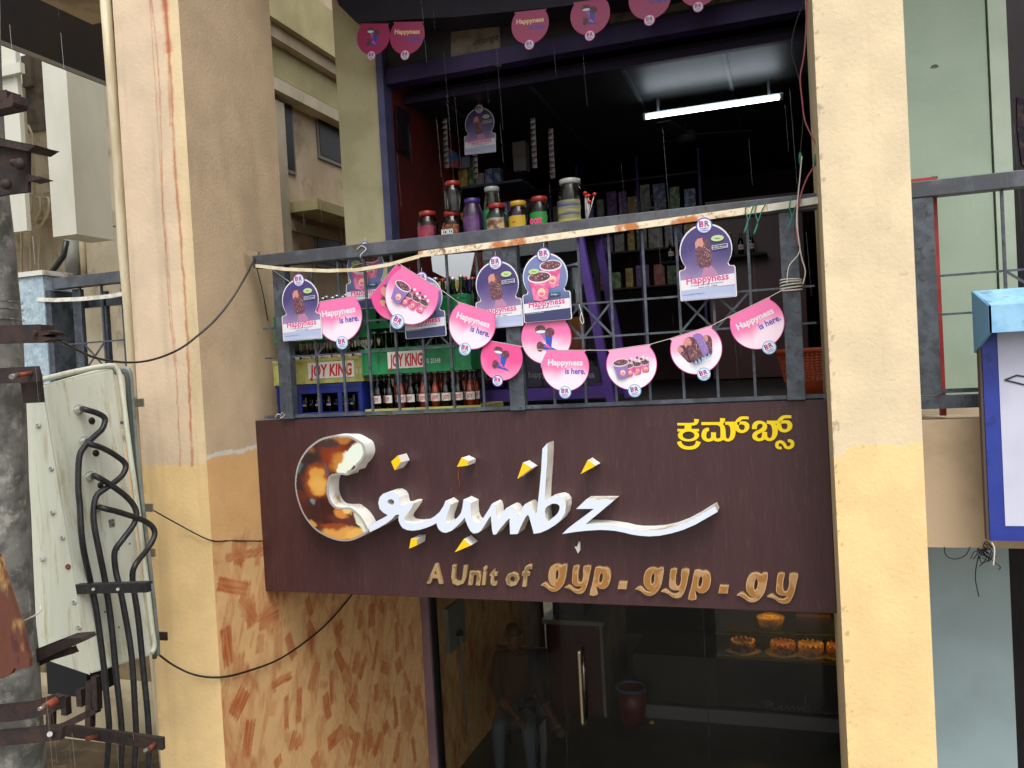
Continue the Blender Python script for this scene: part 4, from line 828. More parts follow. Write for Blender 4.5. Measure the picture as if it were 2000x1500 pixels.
M_fpk=printmat('rosy flag print','DE4F8E','F5A4C8',9,lo=.0,hi=-.22)
M_fw=printmat('white flag print','EFA0C4','E6E2EA',8,lo=.04,hi=-.03)
M_fshade=printmat('plain pink flag print','A03060','A03060',5)  # pink darkened in the ink itself for the shade under the awning
M_hp=mat('hot pink edge','D9569A',.4); M_navy=mat('navy print','2A3590',.4); M_blue=mat('blue print','2B4FB0',.4); M_pinkp=mat('pink lettering','D8357F',.4); M_card=mat('white card','DAD9DE',.4); M_purp=mat('purple print ring','5A3FA0',.4); M_tealr=mat('pale blue print ring','7EB0D4',.4)
M_cb=printmat('purple card print','443870','AE98C0',6,lo=.33,hi=.08); M_cc=printmat('slate card print','6E7BAA','3A3F68',6,lo=.3,hi=.1)  # card grounds lightened, reflection and haze put into the inks
M_cf=printmat('card foot print','DFE6EE','A9B4D2',5,lo=.02,hi=.10); M_cfd=mat('navy card foot','353B63',.4)
M_chc=mat('chocolate print','55323C',.5,c2='80505C',scale=60); M_bis=mat('biscuit print','C58A7C',.5); M_nut=mat('nut print','E2C8B4',.5); M_cup=mat('cup pink print','CF4E84',.4,c2='E285AC',scale=30); M_lil=mat('lilac print','8C6FB0',.5); M_grn=mat('pale green print','B9CF86',.5); M_face=mat('cream print','E8C79A',.5)
def ell(cx,cz,rx,rz,n=18,rot=0,y=0): 
    c,s=math.cos(rot),math.sin(rot); return [Vector((cx+rx*math.cos(a)*c-rz*math.sin(a)*s,y,cz+rx*math.cos(a)*s+rz*math.sin(a)*c)) for a in np.linspace(0,2*math.pi,n+1)[:-1]]
def poly(pts,y): return [Vector((a,y,b)) for a,b in pts]
class Print:
    """collects flat inked shapes by ink and builds one part per ink family"""
    def __init__(s,par,y0,back=False): s.par=par;s.y=y0;s.m={};s.order=[]
    def mb(s,m):
        if m.name not in s.m: s.m[m.name]=(MB(),m)
        return s.m[m.name][0]
    def sh(s,pts,m): s.y-=.00025; s.mb(m).prism([[Vector((p.x,s.y,p.z)) for p in pts]],(0,0,0))
    def ring(s,a,b,m): s.y-=.00025; s.mb(m).prism([[Vector((p.x,s.y,p.z)) for p in a],[Vector((p.x,s.y,p.z)) for p in b]],(0,0,0))
    def tx(s,t,x,z,w,h,m,bold=.03,sl=0,shear=0): s.y-=.00025; put_text(s.mb(m),t,(x,s.y,z),(1,0,sl),w,h,bold=bold,shear=shear)
    def done(s,name='printed_picture',parent=None):
        for k,(mb,m) in s.m.items(): mb.build(k.replace(' ','_') if name is None else name,m,parent or s.par)
def logo(par,cx,cz,r,ring,y):
    d=MB().prism([ell(cx,cz,r,r,22,y=y)],(0,.001,0)).build('round_emblem',ring,par)
    p=Print(d,y-.0002); p.sh(ell(cx,cz,r*.86,r*.86,22),M_card)
    p.tx('B',cx-r*.6,cz-r*.12,r*.5,r*.68,M_navy); p.tx('R',cx+r*.06,cz-r*.12,r*.55,r*.68,M_navy)
    p.tx('3',cx-r*.42,cz-r*.12,r*.34,r*.68,M_pinkp); p.sh(poly([(cx+.04*r,cz-r*.12),(cx+.17*r,cz-r*.12),(cx+.17*r,cz+r*.56),(cx+.04*r,cz+r*.56)],0),M_pinkp)
    p.tx('baskin',cx-r*.48,cz-r*.42,r*.96,r*.2,M_blue,.01); p.tx('robbins',cx-r*.48,cz-r*.68,r*.96,r*.2,M_blue,.01)
    p.done('emblem_print')
def bar_pic(p,cx,cz,s=1,rot=.15,dark=M_chc,bite=True):
    P_=lambda pts:[Vector((cx+(a*math.cos(rot)-b*math.sin(rot))*s,0,cz+(a*math.sin(rot)+b*math.cos(rot))*s)) for a,b in pts]
    p.sh(P_([(-.028,-.035),(-.022,-.05),(0,-.056),(.022,-.05),(.028,-.035),(.029,.03),(.022,.05),(.006,.06),(-.012,.058),(-.024,.046)]),dark)
    if bite: p.sh(P_([(-.026,.02),(-.012,.03),(0,.022),(.008,.034),(.005,.058),(-.012,.058),(-.024,.046)]),M_bis)
    r0=random.Random(int(cx*1e4)+5)
    for k in range(16):
        a,b=r0.uniform(-.02,.022),r0.uniform(-.046,.02); p.sh(P_([(a,b),(a+.004,b+.001),(a+.003,b+.004)]),M_nut)
def cup_pic(p,cx,cz,s=1,m=None):
    q=lambda pts:[Vector((cx+a*s,0,cz+b*s)) for a,b in pts]
    p.sh(q([(-.036,.0),(-.024,-.068),(0,-.073),(.024,-.068),(.036,0)]),m or M_cup); p.sh([Vector((cx+v.x*s,0,cz+v.z*s)) for v in ell(0,.004,.040,.019)],M_card); p.sh([Vector((cx+v.x*s,0,cz+v.z*s)) for v in ell(0,.005,.036,.015)],M_chc)
    p.sh([Vector((cx+v.x*s,0,cz+v.z*s)) for v in ell(.004,-.045,.013,.014,10)],M_face); p.sh([Vector((cx+v.x*s,0,cz+v.z*s)) for v in ell(.004,-.049,.009,.006,8)],M_cup)
    r0=random.Random(3)
    for k in range(9):
        a,b=r0.uniform(-.026,.026),r0.uniform(-.004,.013); p.sh(q([(a,b),(a+.004,b),(a+.002,b+.003)]),M_nut)
def cone_pic(p,cx,cz,s=1):
    q=lambda pts:[Vector((cx+a*s,0,cz+b*s)) for a,b in pts]
    p.sh(q([(-.035,.045),(-.005,.045),(.028,-.05),(.008,-.02)]),M_lil); p.sh(q([(.0,.03),(.036,.028),(.024,-.052),(.004,-.02)]),M_blue)
    p.sh(q([(-.02,-.045),(-.026,-.01),(.06,-.052)]),M_blue); p.sh(q([(-.006,-.03),(.01,-.02),(.03,-.045)]),M_hp)
    for c_ in ((-.02,.045,.024,.018),(.022,.03,.022,.02),(-.024,-.03,.016,.022)):
        p.sh([Vector((cx+v.x*s,0,cz+v.z*s)) for v in ell(*c_)],M_chc)
    p.sh([Vector((cx+v.x*s,0,cz+v.z*s)) for v in ell(-.018,.034,.022,.007)],M_card)
def card_proto(kind,label):
    t=thing('hanging_card',label,'card',(0,0,0),'ice cream cards hung from the balcony rail')
    out=[(-.133,.006),(-.128,0),(.128,0),(.133,.006),(.133,.142),(.127,.15),(.108,.152)]
    arc=[(.0+.124*math.cos(a),.238+.124*math.sin(a)) for a in np.linspace(-.62,math.pi+.62,26)]
    full=out+arc+[(-.108,.152),(-.127,.15),(-.133,.142)]
    def inset(k): return [(a*(1-k/.133),.002+(b-.002)*(1-k/.19)+k*.3) for a,b in full]
    base=MB().prism([poly(full,0)],(0,.0022,0)).build('card_sheet',M_card,t)
    bgm=M_cb if kind=='bar' else M_cc
    MB().prism([poly(inset(.005),-.0004)],(0,0,0)).build('printed_ground',bgm,t)
    ft=MB().prism([poly([(-.127,.005),(.127,.005),(.127,.055),(-.127,.055)],-.0008)],(0,0,0)).build('printed_foot',M_cf if kind=='bar' else M_cfd,t)
    bd=MB().prism([poly([(-.127,.05),(.127,.06),(.127,.112),(-.127,.1)],-.0012)],(0,0,0)).build('white_band',M_card,t)
    p=Print(bd,-.0014); p.tx('Happyness',-.1,.078,.2,.033,M_pinkp,.02,.04)
    p.tx('is when chocolate and almond' if kind=='bar' else 'is doing tongue tats a pool of fudge',-.078,.066,.15,.0075,M_navy,.005,.04)
    if kind=='bar': p.tx('meet over coffee',-.045,.056,.09,.0075,M_navy,.005,.04)
    p.tx('www.baskinrobbins.in',-.118,.026 if kind=='bar' else .044,.1,.005,M_navy if kind=='bar' else M_card,.005,.03); p.done('lettering')
    p=Print(t,-.0016)
    if kind=='bar':
        p.sh(poly([(-.03,.105),(-.015,.148),(-.002,.165),(.006,.145),(.02,.16),(.045,.128),(.052,.107)],0),mat('rose print','B07A9C',.5))
        bar_pic(p,-.012,.222,1.25,.12)
        p.sh(ell(.058,.285,.03,.015),M_grn); p.sh(poly([(.03,.232),(.104,.236),(.104,.256),(.03,.252)],0),M_card); p.sh(poly([(.033,.234),(.101,.238),(.101,.254),(.033,.25)],0),M_cfd); p.tx('coffee almond',.036,.240,.062,.008,M_card,.01)
        p.tx('New',.046,.281,.024,.008,M_navy,.01)
    else:
        cup_pic(p,.035,.285,1.55); cup_pic(p,-.03,.228,1.65)
        p.sh(ell(-.058,.268,.03,.014),M_grn); p.sh(poly([(.015,.128),(.08,.13),(.08,.148),(.015,.146)],0),mat('dark teal print','2E5A66',.5)); p.tx('fudge',.03,.134,.035,.008,M_card,.01)
        p.tx('New',-.07,.264,.024,.008,M_navy,.01)
    p.done('printed_picture'); logo(t,0,.352,.039,M_purp,-.003)
    MB().tube([(0,-.001,.385),(0,.012,.415)],.0012,4).build('thread',M_string,t)
    return t
def flag_proto(kind,bgm,label,ringm=M_tealr):
    t=thing('bunting_flag',label,'flag',(0,0,0),'half round ice cream flags strung along the railing')
    R0=.1425; a0=math.asin((.105)/R0) if 0 else .74
    arc=[(R0*math.cos(a),-.098+R0*math.sin(a)) for a in np.linspace(.5+.26,-math.pi-.76,40)]
    full=[(-.125,0),(.125,0)]+[(x,min(z,0)) for x,z in arc if z<-.012]
    def ins(k): return [(x*(1-k/.14),(z+.12)*(1-k/.12)-.12) for x,z in full]
    MB().prism([poly(full,0)],(0,.0018,0)).build('flag_sheet',M_hp if bgm is not M_fshade else M_fshade,t)
    MB().prism([poly(ins(.0035),-.0004)],(0,0,0)).build('printed_ground',bgm,t)
    p=Print(t,-.0008)
    if kind=='text':
        p.tx('Happyness',-.105,-.088,.21,.034,M_card if bgm is not M_fshade else M_face,.035); p.tx('is here.',.0,-.138,.12,.034,M_blue,.022); p.done('lettering')
    else:
        if kind=='bars':
            bar_pic(p,-.058,-.11,1.0,.5); bar_pic(p,.062,-.1,1.0,-.25); bar_pic(p,.03,-.085,1.15,.1,M_lil,False); bar_pic(p,-.015,-.1,1.3,.12)
            for k in range(5): p.sh(ell(-.02+.02*k,-.172+.004*k,.006,.012,8),M_tealr)
        if kind=='cups':
            for k in range(3): cup_pic(p,.075-.045*k,-.10-.004*k,.75)
            for k in range(10): p.sh(ell(-.005+.011*k,-.075+.012*math.sin(k*2.1),.008,.007,7,k),M_card if k%2 else M_chc)
            cup_pic(p,-.055,-.085,1.15,M_lil)
        if kind=='cones': cone_pic(p,-.005,-.105,1.25)
        p.done('printed_picture')
    logo(t,.0,-.245,.037,ringm,-.003)
    return t
bars=card_proto('bar','x'); cups=card_proto('cup','x')
def put_card(proto,first,pb,y,label,tilt=0,s=1,yaw=0):
    o=at(*pb,y=y); r=proto if first else dup(proto); r.location=o; r.rotation_euler=(0,R_(tilt),R_(yaw)); r.scale=(s,)*3; r['label']=label; return r
put_card(bars,True,(591,664),-.06,'card with ice cream bar, leftmost of the cards on the railing',0)
put_card(bars,False,(977,640),-.055,'ice cream bar card in the middle, its corner covered by a pink lettered flag',-1)
put_card(bars,False,(1384,584),-.06,'ice cream bar card hanging alone at the right side of the railing',-.5,1.04)
put_card(cups,True,(1070,627),-.065,'card with two chocolate cups hanging beside the middle railing post',-.5)
put_card(cups,False,(716,602),.06,'cup card hanging behind the railing bars at the left',2,1)
put_card(cups,False,(832,659),-.03,'cup card mostly hidden behind the two tilted pink flags',-1,.95)
put_card(cups,False,(798,648),.06,'cup card glimpsed behind the bars, only its lower left corner showing',4,.9)
d_=put_card(bars,False,(938,300),2.25,'dim ice cream bar card hanging inside the dark shop',2,1.05)
FP={'text':flag_proto('text',M_fp,'x'),'bars':flag_proto('bars',M_fw,'x'),'cups':flag_proto('cups',M_fw,'x'),'cones':flag_proto('cones',M_fpk,'x',M_purp),'barsp':flag_proto('bars',M_fpk,'x'),'cupsp':flag_proto('cups',M_fp,'x'),'textd':flag_proto('text',M_fshade,'x',M_hp),'conesd':flag_proto('cones',M_fshade,'x',M_hp),'conesw':flag_proto('cones',M_fp,'x')}
fu=set()
def put_flag(k,a,b,y,label,group=None,yaw=0):
    A=at(*a,y=y);B=at(*b,y=y); d=B-A; r=FP[k] if k not in fu else dup(FP[k]); fu.add(k)
    r.location=(A+B)/2; r.rotation_euler=(0,-math.atan2(d.z,d.x),R_(yaw)); s=max(.8,min(1.15,d.length/.25)); r.scale=(s,)*3; r['label']=label
    if group:r['group']=group
    return A,B
G2='pink flags under the dark awning'
string=[]
def S(x): string.extend(x)
s1=put_flag('text',(620,590),(697,577),-.05,'pink lettered flag beside the leftmost card')
s2=put_flag('barsp',(720,583),(777,513),-.075,'steeply tilted pink flag with purple ice cream bars')
s3=put_flag('cupsp',(779,515),(866,569),-.10,'pink flag with cups tilted to the right, overlapping another pink flag')
s4=put_flag('text',(893,589),(970,613),-.09,'lettered flag overlapping the middle ice cream bar card')
s5=put_flag('cones',(949,664),(1020,677),-.075,'rosy flag with three cones, lowest left of the middle post')
s6=put_flag('conesw',(1022,628),(1108,622),-.045,'white edged cone flag peeping out below the two cup card')
s7=put_flag('text',(1064,684),(1145,684),-.095,'pink lettered flag hanging lowest, just right of the middle post')
s8=put_flag('cups',(1186,684),(1272,672),-.06,'mostly white flag with a row of ice cream cups')
s9=put_flag('bars',(1307,662),(1392,635),-.06,'white and pink flag with a fan of ice cream bars')
s10=put_flag('text',(1421,620),(1505,579),-.06,'tilted pink lettered flag nearest the right railing post')
put_flag('conesd',(704,46),(760,46),1.27,'pink cone flag coloured as in shade, leftmost under the awning',G2)
put_flag('textd',(768,43),(827,42),1.27,'pink lettered flag coloured as in shade, second from the left under the awning',G2)
put_flag('textd',(1004,24),(1068,17),1.27,'pink lettered flag coloured as in shade, in the middle under the awning',G2)
put_flag('conesd',(1119,5),(1187,-4),1.27,'pink cone flag coloured as in shade, right of the middle under the awning',G2)
put_flag('textd',(1233,-28),(1306,-38),1.27,'pink lettered flag coloured as in shade, cut by the top of the photo',G2)
put_flag('conesd',(1331,-52),(1402,-60),1.27,'pink flag coloured as in shade at the top right, only its round emblem showing',G2)
sp=[at(523,520,y=-.03),*s1,*s2,s3[0],s3[1],*s4]
tag(MB().tube(sp,.0016,5).build('bunting_string',M_string),'thin white string carrying the left run of flags','string')
sp=[s5[0]+Vector((-.1,0,.02)),*s5,*s7,*s8,*s9,*s10,at(1535,563,y=-.05)]
tag(MB().tube(sp,.0016,5).build('bunting_string',M_string),'thin white string carrying the right run of flags to the post','string')
# dark awning above the flags
aw=thing('shop_awning','dark purple awning sheet sagging over the upper shop front','awning',(1.5,1.4,6.5))
ya=1.3
P0=[at(*p,y=ya) for p in ((640,-40),(662,10),(690,38),(696,44),(720,42),(900,32),(1100,12),(1250,-12),(1500,-60),(1640,-80))]
am=MB(); top=[Vector((p.x,ya,7.0)) for p in P0]; n=len(P0)
am.add(P0+top,[(i,i+1,n+i+1,n+i) for i in range(n-1)])
am.add([p+Vector((0,.3,.02)) for p in P0]+P0,[(i,i+1,n+i+1,n+i) for i in range(n-1)])
am.build('awning_sheet',mat('dark purple canvas','1E1A2C',.7,c2='171421',scale=3,bump=.2),aw)
# ================================================================== WIRES ON THE RIGHT
def wire(name,label,pts,y,r,m,cat='wire',group=None,k=4):
    P=catmull([at(*p[:2],y=(p[2] if len(p)>2 else y)) for p in pts],k); return tag(MB().tube(P,r,6).build(name,m),label,cat,group)
M_pk=mat('pink flex','A0525A',.5); M_tape=mat('green tape','1E6A50',.5)
wire('flex_wire','pinkish twin flex hanging down beside the right pillar',[(1576,-10),(1574,60),(1570,110),(1563,150),(1566,190),(1572,235),(1585,265),(1596,290),(1592,320),(1575,350),(1562,390),(1555,440),(1560,480)],-.07,.0035,M_pk)
wire('flex_wire','dark loose loop of wire left of the pinkish flex',[(1572,0),(1553,50),(1546,100),(1560,150),(1568,200),(1568,245),(1563,300),(1562,350),(1557,400),(1552,450)],-.06,.0025,M_wire)
wire('flex_wire','pale wire hanging straight along the railing post',[(1566,305),(1562,350),(1557,400),(1556,440),(1562,490),(1541,520),(1537,556)],-.075,.003,M_string)
wire('flex_wire','pale looped wire drooping right of the railing post',[(1557,400),(1558,450),(1565,500),(1573,530),(1568,555)],-.078,.003,M_string)
for i,(x,y_) in enumerate(((1563,308),(1593,312))):
    tag(MB().tube([at(x,y_-10,y=-.07),at(x,y_,y=-.07),at(x-1,y_+12,y=-.07)],[.006,.009,.005],7).build('tape_joint',M_tape),('green taped joint on the left wire','green taped joint on the right wire')[i]+' by the pillar','tape')
for i,(xx,yy) in enumerate(((1459,402),(1478,405),(1545,395))):
    q=catmull([at(xx+a,yy+b,y=-.065) for a,b in ((0,-8),(-3,10),(2,30),(-2,45),(-6,52),(4,24),(12,2),(20,-9))],4); tag(MB().tube(q,.003,5).build('plastic_tie',mat('green string','2C7A66',.6)),('green plastic tie knotted round the rail strip, left one of three','green plastic tie in the middle of three on the rail strip','green plastic tie on the rail strip nearest the pillar')[i],'tie')
rp_=MB()
for k in range(5):
    z=4.045+.012*k; rp_.tube([Vector((3.145+.052*math.cos(a),-.0+.05*math.sin(a),z+.004*math.sin(a+k))) for a in np.linspace(0,2*math.pi,17)],.0035,5)
tag(rp_.build('rope_binding',M_string),'pale cord wound round the right railing post','cord')
c=at(550,812,y=-.02); kn=MB()
for k in range(7):
    a=random.uniform(0,6.3); kn.tube(catmull([c,c+Vector((.02*math.cos(a),-.01,.02*math.sin(a)+.005)),c+Vector((.035*math.cos(a+.5),-.015,.012*math.sin(a+1)))],3),.0022,4)
tag(kn.build('string_knot',M_string),'small white string knot on top of the left end of the signboard','string')
c=at(706,487,y=-.04); kn=MB().tube(catmull([c+Vector((-.03,0,0)),c+Vector((0,0,.02)),c+Vector((.03,0,-.002)),c+Vector((.0,-.01,-.03)),c+Vector((-.005,-.01,-.05))],4),.0025,5)
tag(kn.build('string_tie',M_string),'white string tied over the rail above the left cards','string')
kn=wire('string_loop','small white string loop hanging on the railing brace right of the cup card',[(1131,595),(1136,612),(1140,628),(1137,632),(1133,622),(1136,610)],-.03,.0025,M_string,'string')
# ================================================================== CABLES ACROSS THE FRONT
wire('service_cable','black cable sagging from the pole bracket to the left end of the rail',[(98,655,-1.6),(140,678,-1.45),(190,700,-1.25),(250,708,-1.0),(300,702,-.8),(350,682,-.62),(388,654,-.50),(420,625,-.40),(450,588,-.3),(475,548,-.2),(498,505,-.06)],0,.006,M_black,'cable')
wire('service_cable','thin black wire from the pale box across the pillar to the signboard',[(300,997,-.62),(350,1025,-.50),(410,1055,-.475),(450,1056,-.3),(512,1057,-.03)],0,.004,M_wire,'cable')
wire('service_cable','black cable drooping from the box across the yellow pillar to the patterned wall',[(312,1280,-.60),(340,1300,-.53),(380,1318,-.485),(428,1323,-.478),(480,1312,at(480,1312,x=.02).y),(550,1285,at(550,1285,x=.02).y),(620,1235,at(620,1235,x=.02).y),(660,1195,at(660,1195,x=.02).y),(690,1158,at(690,1158,x=.02).y)],0,.006,M_wire,'cable')
wire('service_cable','thin wire looping from the rail end down the corner of the left pillar',[(498,510,-.05),(515,580,.1),(528,660,.25),(538,740,.3),(545,805,.1)],0,.003,M_wire,'cable')
# white down pipe by the left pillar
pp=thing('down_pipe','cream plastic down pipe running along the left edge of the left pillar','pipe',(-1,0,0))
pts=[(204,-20),(218,160),(232,330),(240,480),(251,600),(258,700),(264,800),(270,900),(285,1080),(303,1290),(312,1380),(325,1520)]
MB().tube([at(*p,y=-.30) for p in pts],.031,12).build('pipe_body',M_pvc,pp)
a_=at(268,785,y=-.34); MB().box(a_.x-.07,a_.x+.07,-.38,-.36,a_.z-.03,a_.z+.03).build('clip',M_screw,pp)
# ================================================================== UTILITY POLE WITH CABINET
pole=thing('utility_pole','rough concrete utility pole with rusty brackets at the left edge','pole',(.02,-1.75,0))
ys=-1.75; zs=[0,.8,1.6,2.2,2.75,3.3,3.8,4.1,4.5,5.2,6.2,7]
edge=[(140,2300),(118,1900),(95,1500),(78,1280),(60,950),(52,700),(45,600),(30,440),(14,300),(10,200),(5,60),(0,-100)]
import bisect
E_=[at(*p,y=ys) for p in edge]; ez=[p.z for p in E_]; ex=[p.x for p in E_]
nv=44;vs=[];fs=[];ns=26
for i in range(nv):
    z=.0+6.6*i/(nv-1); xe=float(np.interp(z,ez,ex))-.078; r=.15-.004*z
    for k in range(ns):
        a=2*math.pi*k/ns; rr=r+.006*(fbm(np.array(a*2.2),np.array(z*5.),3)-.5)*2; vs.append((xe-r+rr*math.cos(a),ys+rr*math.sin(a),z))
for i in range(nv-1):
    for k in range(ns): fs.append((i*ns+k,i*ns+(k+1)%ns,(i+1)*ns+(k+1)%ns,(i+1)*ns+k))
MB().add(vs,fs,True).build('concrete_shaft',M_conc,pole)
def steel(name,pts,y,th,m=M_rust,par=pole,label=None): return MB().prism([[at(*p,y=y) for p in pts]],(0,th,0)).build(name,m,par,bevel=.002,label=label)
yb=-1.93
steel('steel_channel',[(-60,268),(74,286),(54,296),(54,374),(8,380),(-60,392)],yb,.015)
steel('channel_flange',[(-60,258),(70,284),(54,294),(-60,272)],yb-.03,.1)
steel('channel_flange',[(54,340),(80,348),(54,354)],yb-.001,.05)
steel('bracket_end',[(-60,182),(13,176),(14,190),(24,182),(27,200),(24,208),(-60,226)],yb,.06)
steel('steel_channel',[(-60,638),(80,634),(80,645),(98,648),(98,652),(80,656),(105,661),(78,668),(-60,672)],yb,.06)
MB().tube([at(64,650,y=yb-.02),at(99,649,y=yb+.1)],.010,8).build('bolt',M_rust,pole)
steel('clamp_plate',[(-60,722),(72,715),(78,735),(78,745),(40,748),(-60,752)],yb,.012)
steel('clamp_plate',[(40,745),(78,742),(82,785),(46,787)],yb+.06,.012)
for (x,y_,r) in ((38,320,.022),(12,360,.02),(28,318,.015)): c=at(x,y_,y=yb-.03); MB().lathe([(.001,-.01),(r,-.008),(r*1.05,0),(r*.8,.012),(.001,.015)],10).build('bolt_head',M_rust,pole,local=True).location=c-pole.location
for o in [o for o in pole.children if o.name.startswith('bolt_head')]: o.rotation_euler=(R_(90),0,0)
MB().tube([at(28,734,y=yb-.06),at(62,728,y=yb)],.008,8).build('bolt_stud',M_rusto,pole); MB().tube([at(22,736,y=yb-.09),at(34,733,y=yb-.05)],.010,8).build('bolt_stud',M_screw,pole)
steel('steel_angle',[(60,1290),(70,1268),(120,1248),(155,1246),(158,1252),(140,1262),(95,1282),(60,1300)],yb+.25,.08)
steel('steel_angle',[(50,1300),(140,1264),(146,1275),(100,1290),(50,1312)],yb+.27,.02)
steel('clamp_strap',[(-60,1385),(60,1372),(105,1358),(118,1362),(118,1385),(70,1402),(20,1410),(-60,1412)],yb,.02)
steel('clamp_strap',[(-60,1432),(40,1425),(98,1418),(122,1420),(118,1445),(60,1452),(-60,1462)],yb,.02)
MB().tube([at(82,1382,y=yb-.08),at(108,1370,y=yb-.01)],[.010,.018],8).build('bolt_stud',M_rusto,pole); MB().tube([at(76,1385,y=yb-.11),at(92,1378,y=yb-.07)],.007,8).build('bolt_stud',M_screw,pole)
MB().tube([at(97,1434,y=yb-.03),at(101,1434,y=yb)],.010,8).build('bolt_stud',M_screw,pole)
for py in (575,590,612): MB().tube([Vector((float(np.interp(at(40,py,y=ys).z,ez,ex))-.228+.153*math.cos(a),ys+.153*math.sin(a),at(30,py,y=ys-.15).z)) for a in np.linspace(0,2*math.pi,25)],.002,4).build('binding_wire',M_screw,pole)
MB().tube(catmull([at(*p,y=-1.92) for p in ((38,1218),(52,1210),(72,1200),(80,1192),(78,1183))],4),.003,5).build('white_cord',M_string,pole)
rs=steel('rusty_plate',[(-60,1000),(0,1090),(18,1150),(40,1215),(58,1285),(58,1300),(45,1306),(28,1305),(22,1315),(8,1322),(0,1326),(-60,1330)],yb-.08,.012,mat('rust over old yellow paint','5C3222',.85,c2='B8985A',scale=5,lo=.52,hi=.66,stretch=(2,1,.7),c3='43201A',s3=16,bump=.6,bscale=50),label='jagged rusty plate with flaking yellow paint')
# cabinet
cab=thing('feeder_cabinet','pale green metal cable cabinet leaning on the pole with four black cables','cabinet',(-.1,-1.0,2.3))
A0=at(82,752,y=-1.25);A1=at(176,1318,y=-1.25);B0=at(222,719,y=-.86);B1=at(298,1280,y=-.86)
_dd=CR@Vector(((298-1000)/FPX,1,-(1280-750)/FPX)); _N=(B0-A0).cross(A1-A0); B1=CP+_dd*((A0-CP).dot(_N)/_dd.dot(_N))
d=(A0-B0); d.z=0; nrm=Vector((-d.y,d.x,0)).normalized(); 
if nrm.dot(CP-A0)<0: nrm=-nrm
left0=at(-40,770,y=-1.33);left1=at(-10,1255,y=-1.33)
back=-nrm*.05
bxm=MB().hexa([A1,B1,B1+Vector((-.25,.12,0)),left1+Vector((0,.2,0)),A0,B0,B0+Vector((-.25,.12,0)),left0+Vector((0,.2,0))])
bxm.add([left1,A1,A0,left0],[(0,1,2,3)]); bxm.add([left0,A0,left0+Vector((0,.2,0))],[(0,1,2)])
bxm.build('cabinet_body',M_box,cab,bevel=.012)
def onface(px,py): # ray against the gland face
    o=CP; dd=CR@Vector(((px-1000)/FPX,1,-(py-750)/FPX)); e1=B0-A0;e2=A1-A0; N=e1.cross(e2); t=(A0-o).dot(N)/dd.dot(N); return o+dd*t
N_=(B0-A0).cross(A1-A0).normalized(); 
if N_.dot(CP-A0)<0:N_=-N_
# rounded rim beyond the front face (door flange)
def rim(offa,m,px,th): 
    P=[onface(*p)+N_*-.004 for p in px]; return MB().tube(catmull(P,3),th,8).build('door_flange',m,cab)
fl=[(80,742),(150,725),(214,714),(228,720),(236,740),(244,800),(254,880),(268,980),(284,1110),(298,1230),(302,1262),(296,1276)]
rim(0,M_box,fl,.014)
fl2=[(232,722),(246,720),(254,730),(258,780),(268,900),(282,1020),(296,1140),(306,1240),(308,1280)]
P=[at(*p,y=-.72) for p in fl2]; MB().tube(catmull(P,3),.013,8).build('door_flange',mat('grey door edge','8C9590',.5,c2='6F7873',scale=9),cab)
P=[at(*p,y=-.76) for p in [(x-6,y_+6) for x,y_ in fl2]]; MB().tube(catmull(P,3),.012,8).build('door_gasket',mat('dark gasket','4B524F',.7),cab)
def gland(px,py):
    c=onface(px,py); o=MB()
    o.lathe([(.001,.03),(.020,.03),(.020,.012),(.026,.012),(.026,0)],6,(0,0,0),False); b=o.build('cable_gland',M_gland,cab,local=True); b.location=c-cab.location; b.rotation_mode='QUATERNION'; b.rotation_quaternion=N_.to_track_quat('Z','Y'); return c
def disc(px,py,r,m,name):
    c=onface(px,py); b=MB().lathe([(.001,.003),(r,.003),(r,.0)],12).build(name,m,cab,local=True); b.location=c-cab.location; b.rotation_mode='QUATERNION'; b.rotation_quaternion=N_.to_track_quat('Z','Y')
for p in ((152,800),(163,862),(174,930),(186,992)): gland(*p)
M_hole=mat('black hole plug','0D0D0D',.6)
for p in ((179,822),(187,885)): disc(*p,.018,M_hole,'hole_plug')
for p in ((196,948),): disc(*p,.016,M_hole,'hole_plug')
for p in ((232,1073),(232,1225),(265,1168),(253,1062),(60,745),(238,770),(205,1195)): disc(p[0],p[1],.004,M_hole,'rivet_hole')
c=onface(218,1022); b=MB().box(-.016,.016,-.02,.02,0,.002).build('foil_sticker',mat('worn foil sticker','8B8C86',.4,metal=.4,c2='5C5D58',scale=60),cab,local=True); b.location=c-cab.location; b.rotation_mode='QUATERNION'; b.rotation_quaternion=N_.to_track_quat('Z','Y')
sd_n=(A1-A0).cross(left0-A0).normalized()
if sd_n.dot(CP-A0)<0: sd_n=-sd_n
def onside(px,py):
    o=CP; dd=CR@Vector(((px-1000)/FPX,1,-(py-750)/FPX)); t=(A0-o).dot(sd_n)/dd.dot(sd_n); return o+dd*t
for p,m in (((74,831),0),((100,915),0),((102,1001),0),((122,1050),0),((82,1092),0),((133,1107),1),((145,1176),0),((154,1225),0)):
    b=MB().lathe([(.006,.001),(.006,.006),(.012,.005),(.014,0)],12).build('rivet_washer',M_gland if not m else M_rusto,cab,local=True); b.location=onside(*p)-cab.location; b.rotation_mode='QUATERNION'; b.rotation_quaternion=sd_n.to_track_quat('Z','Y')
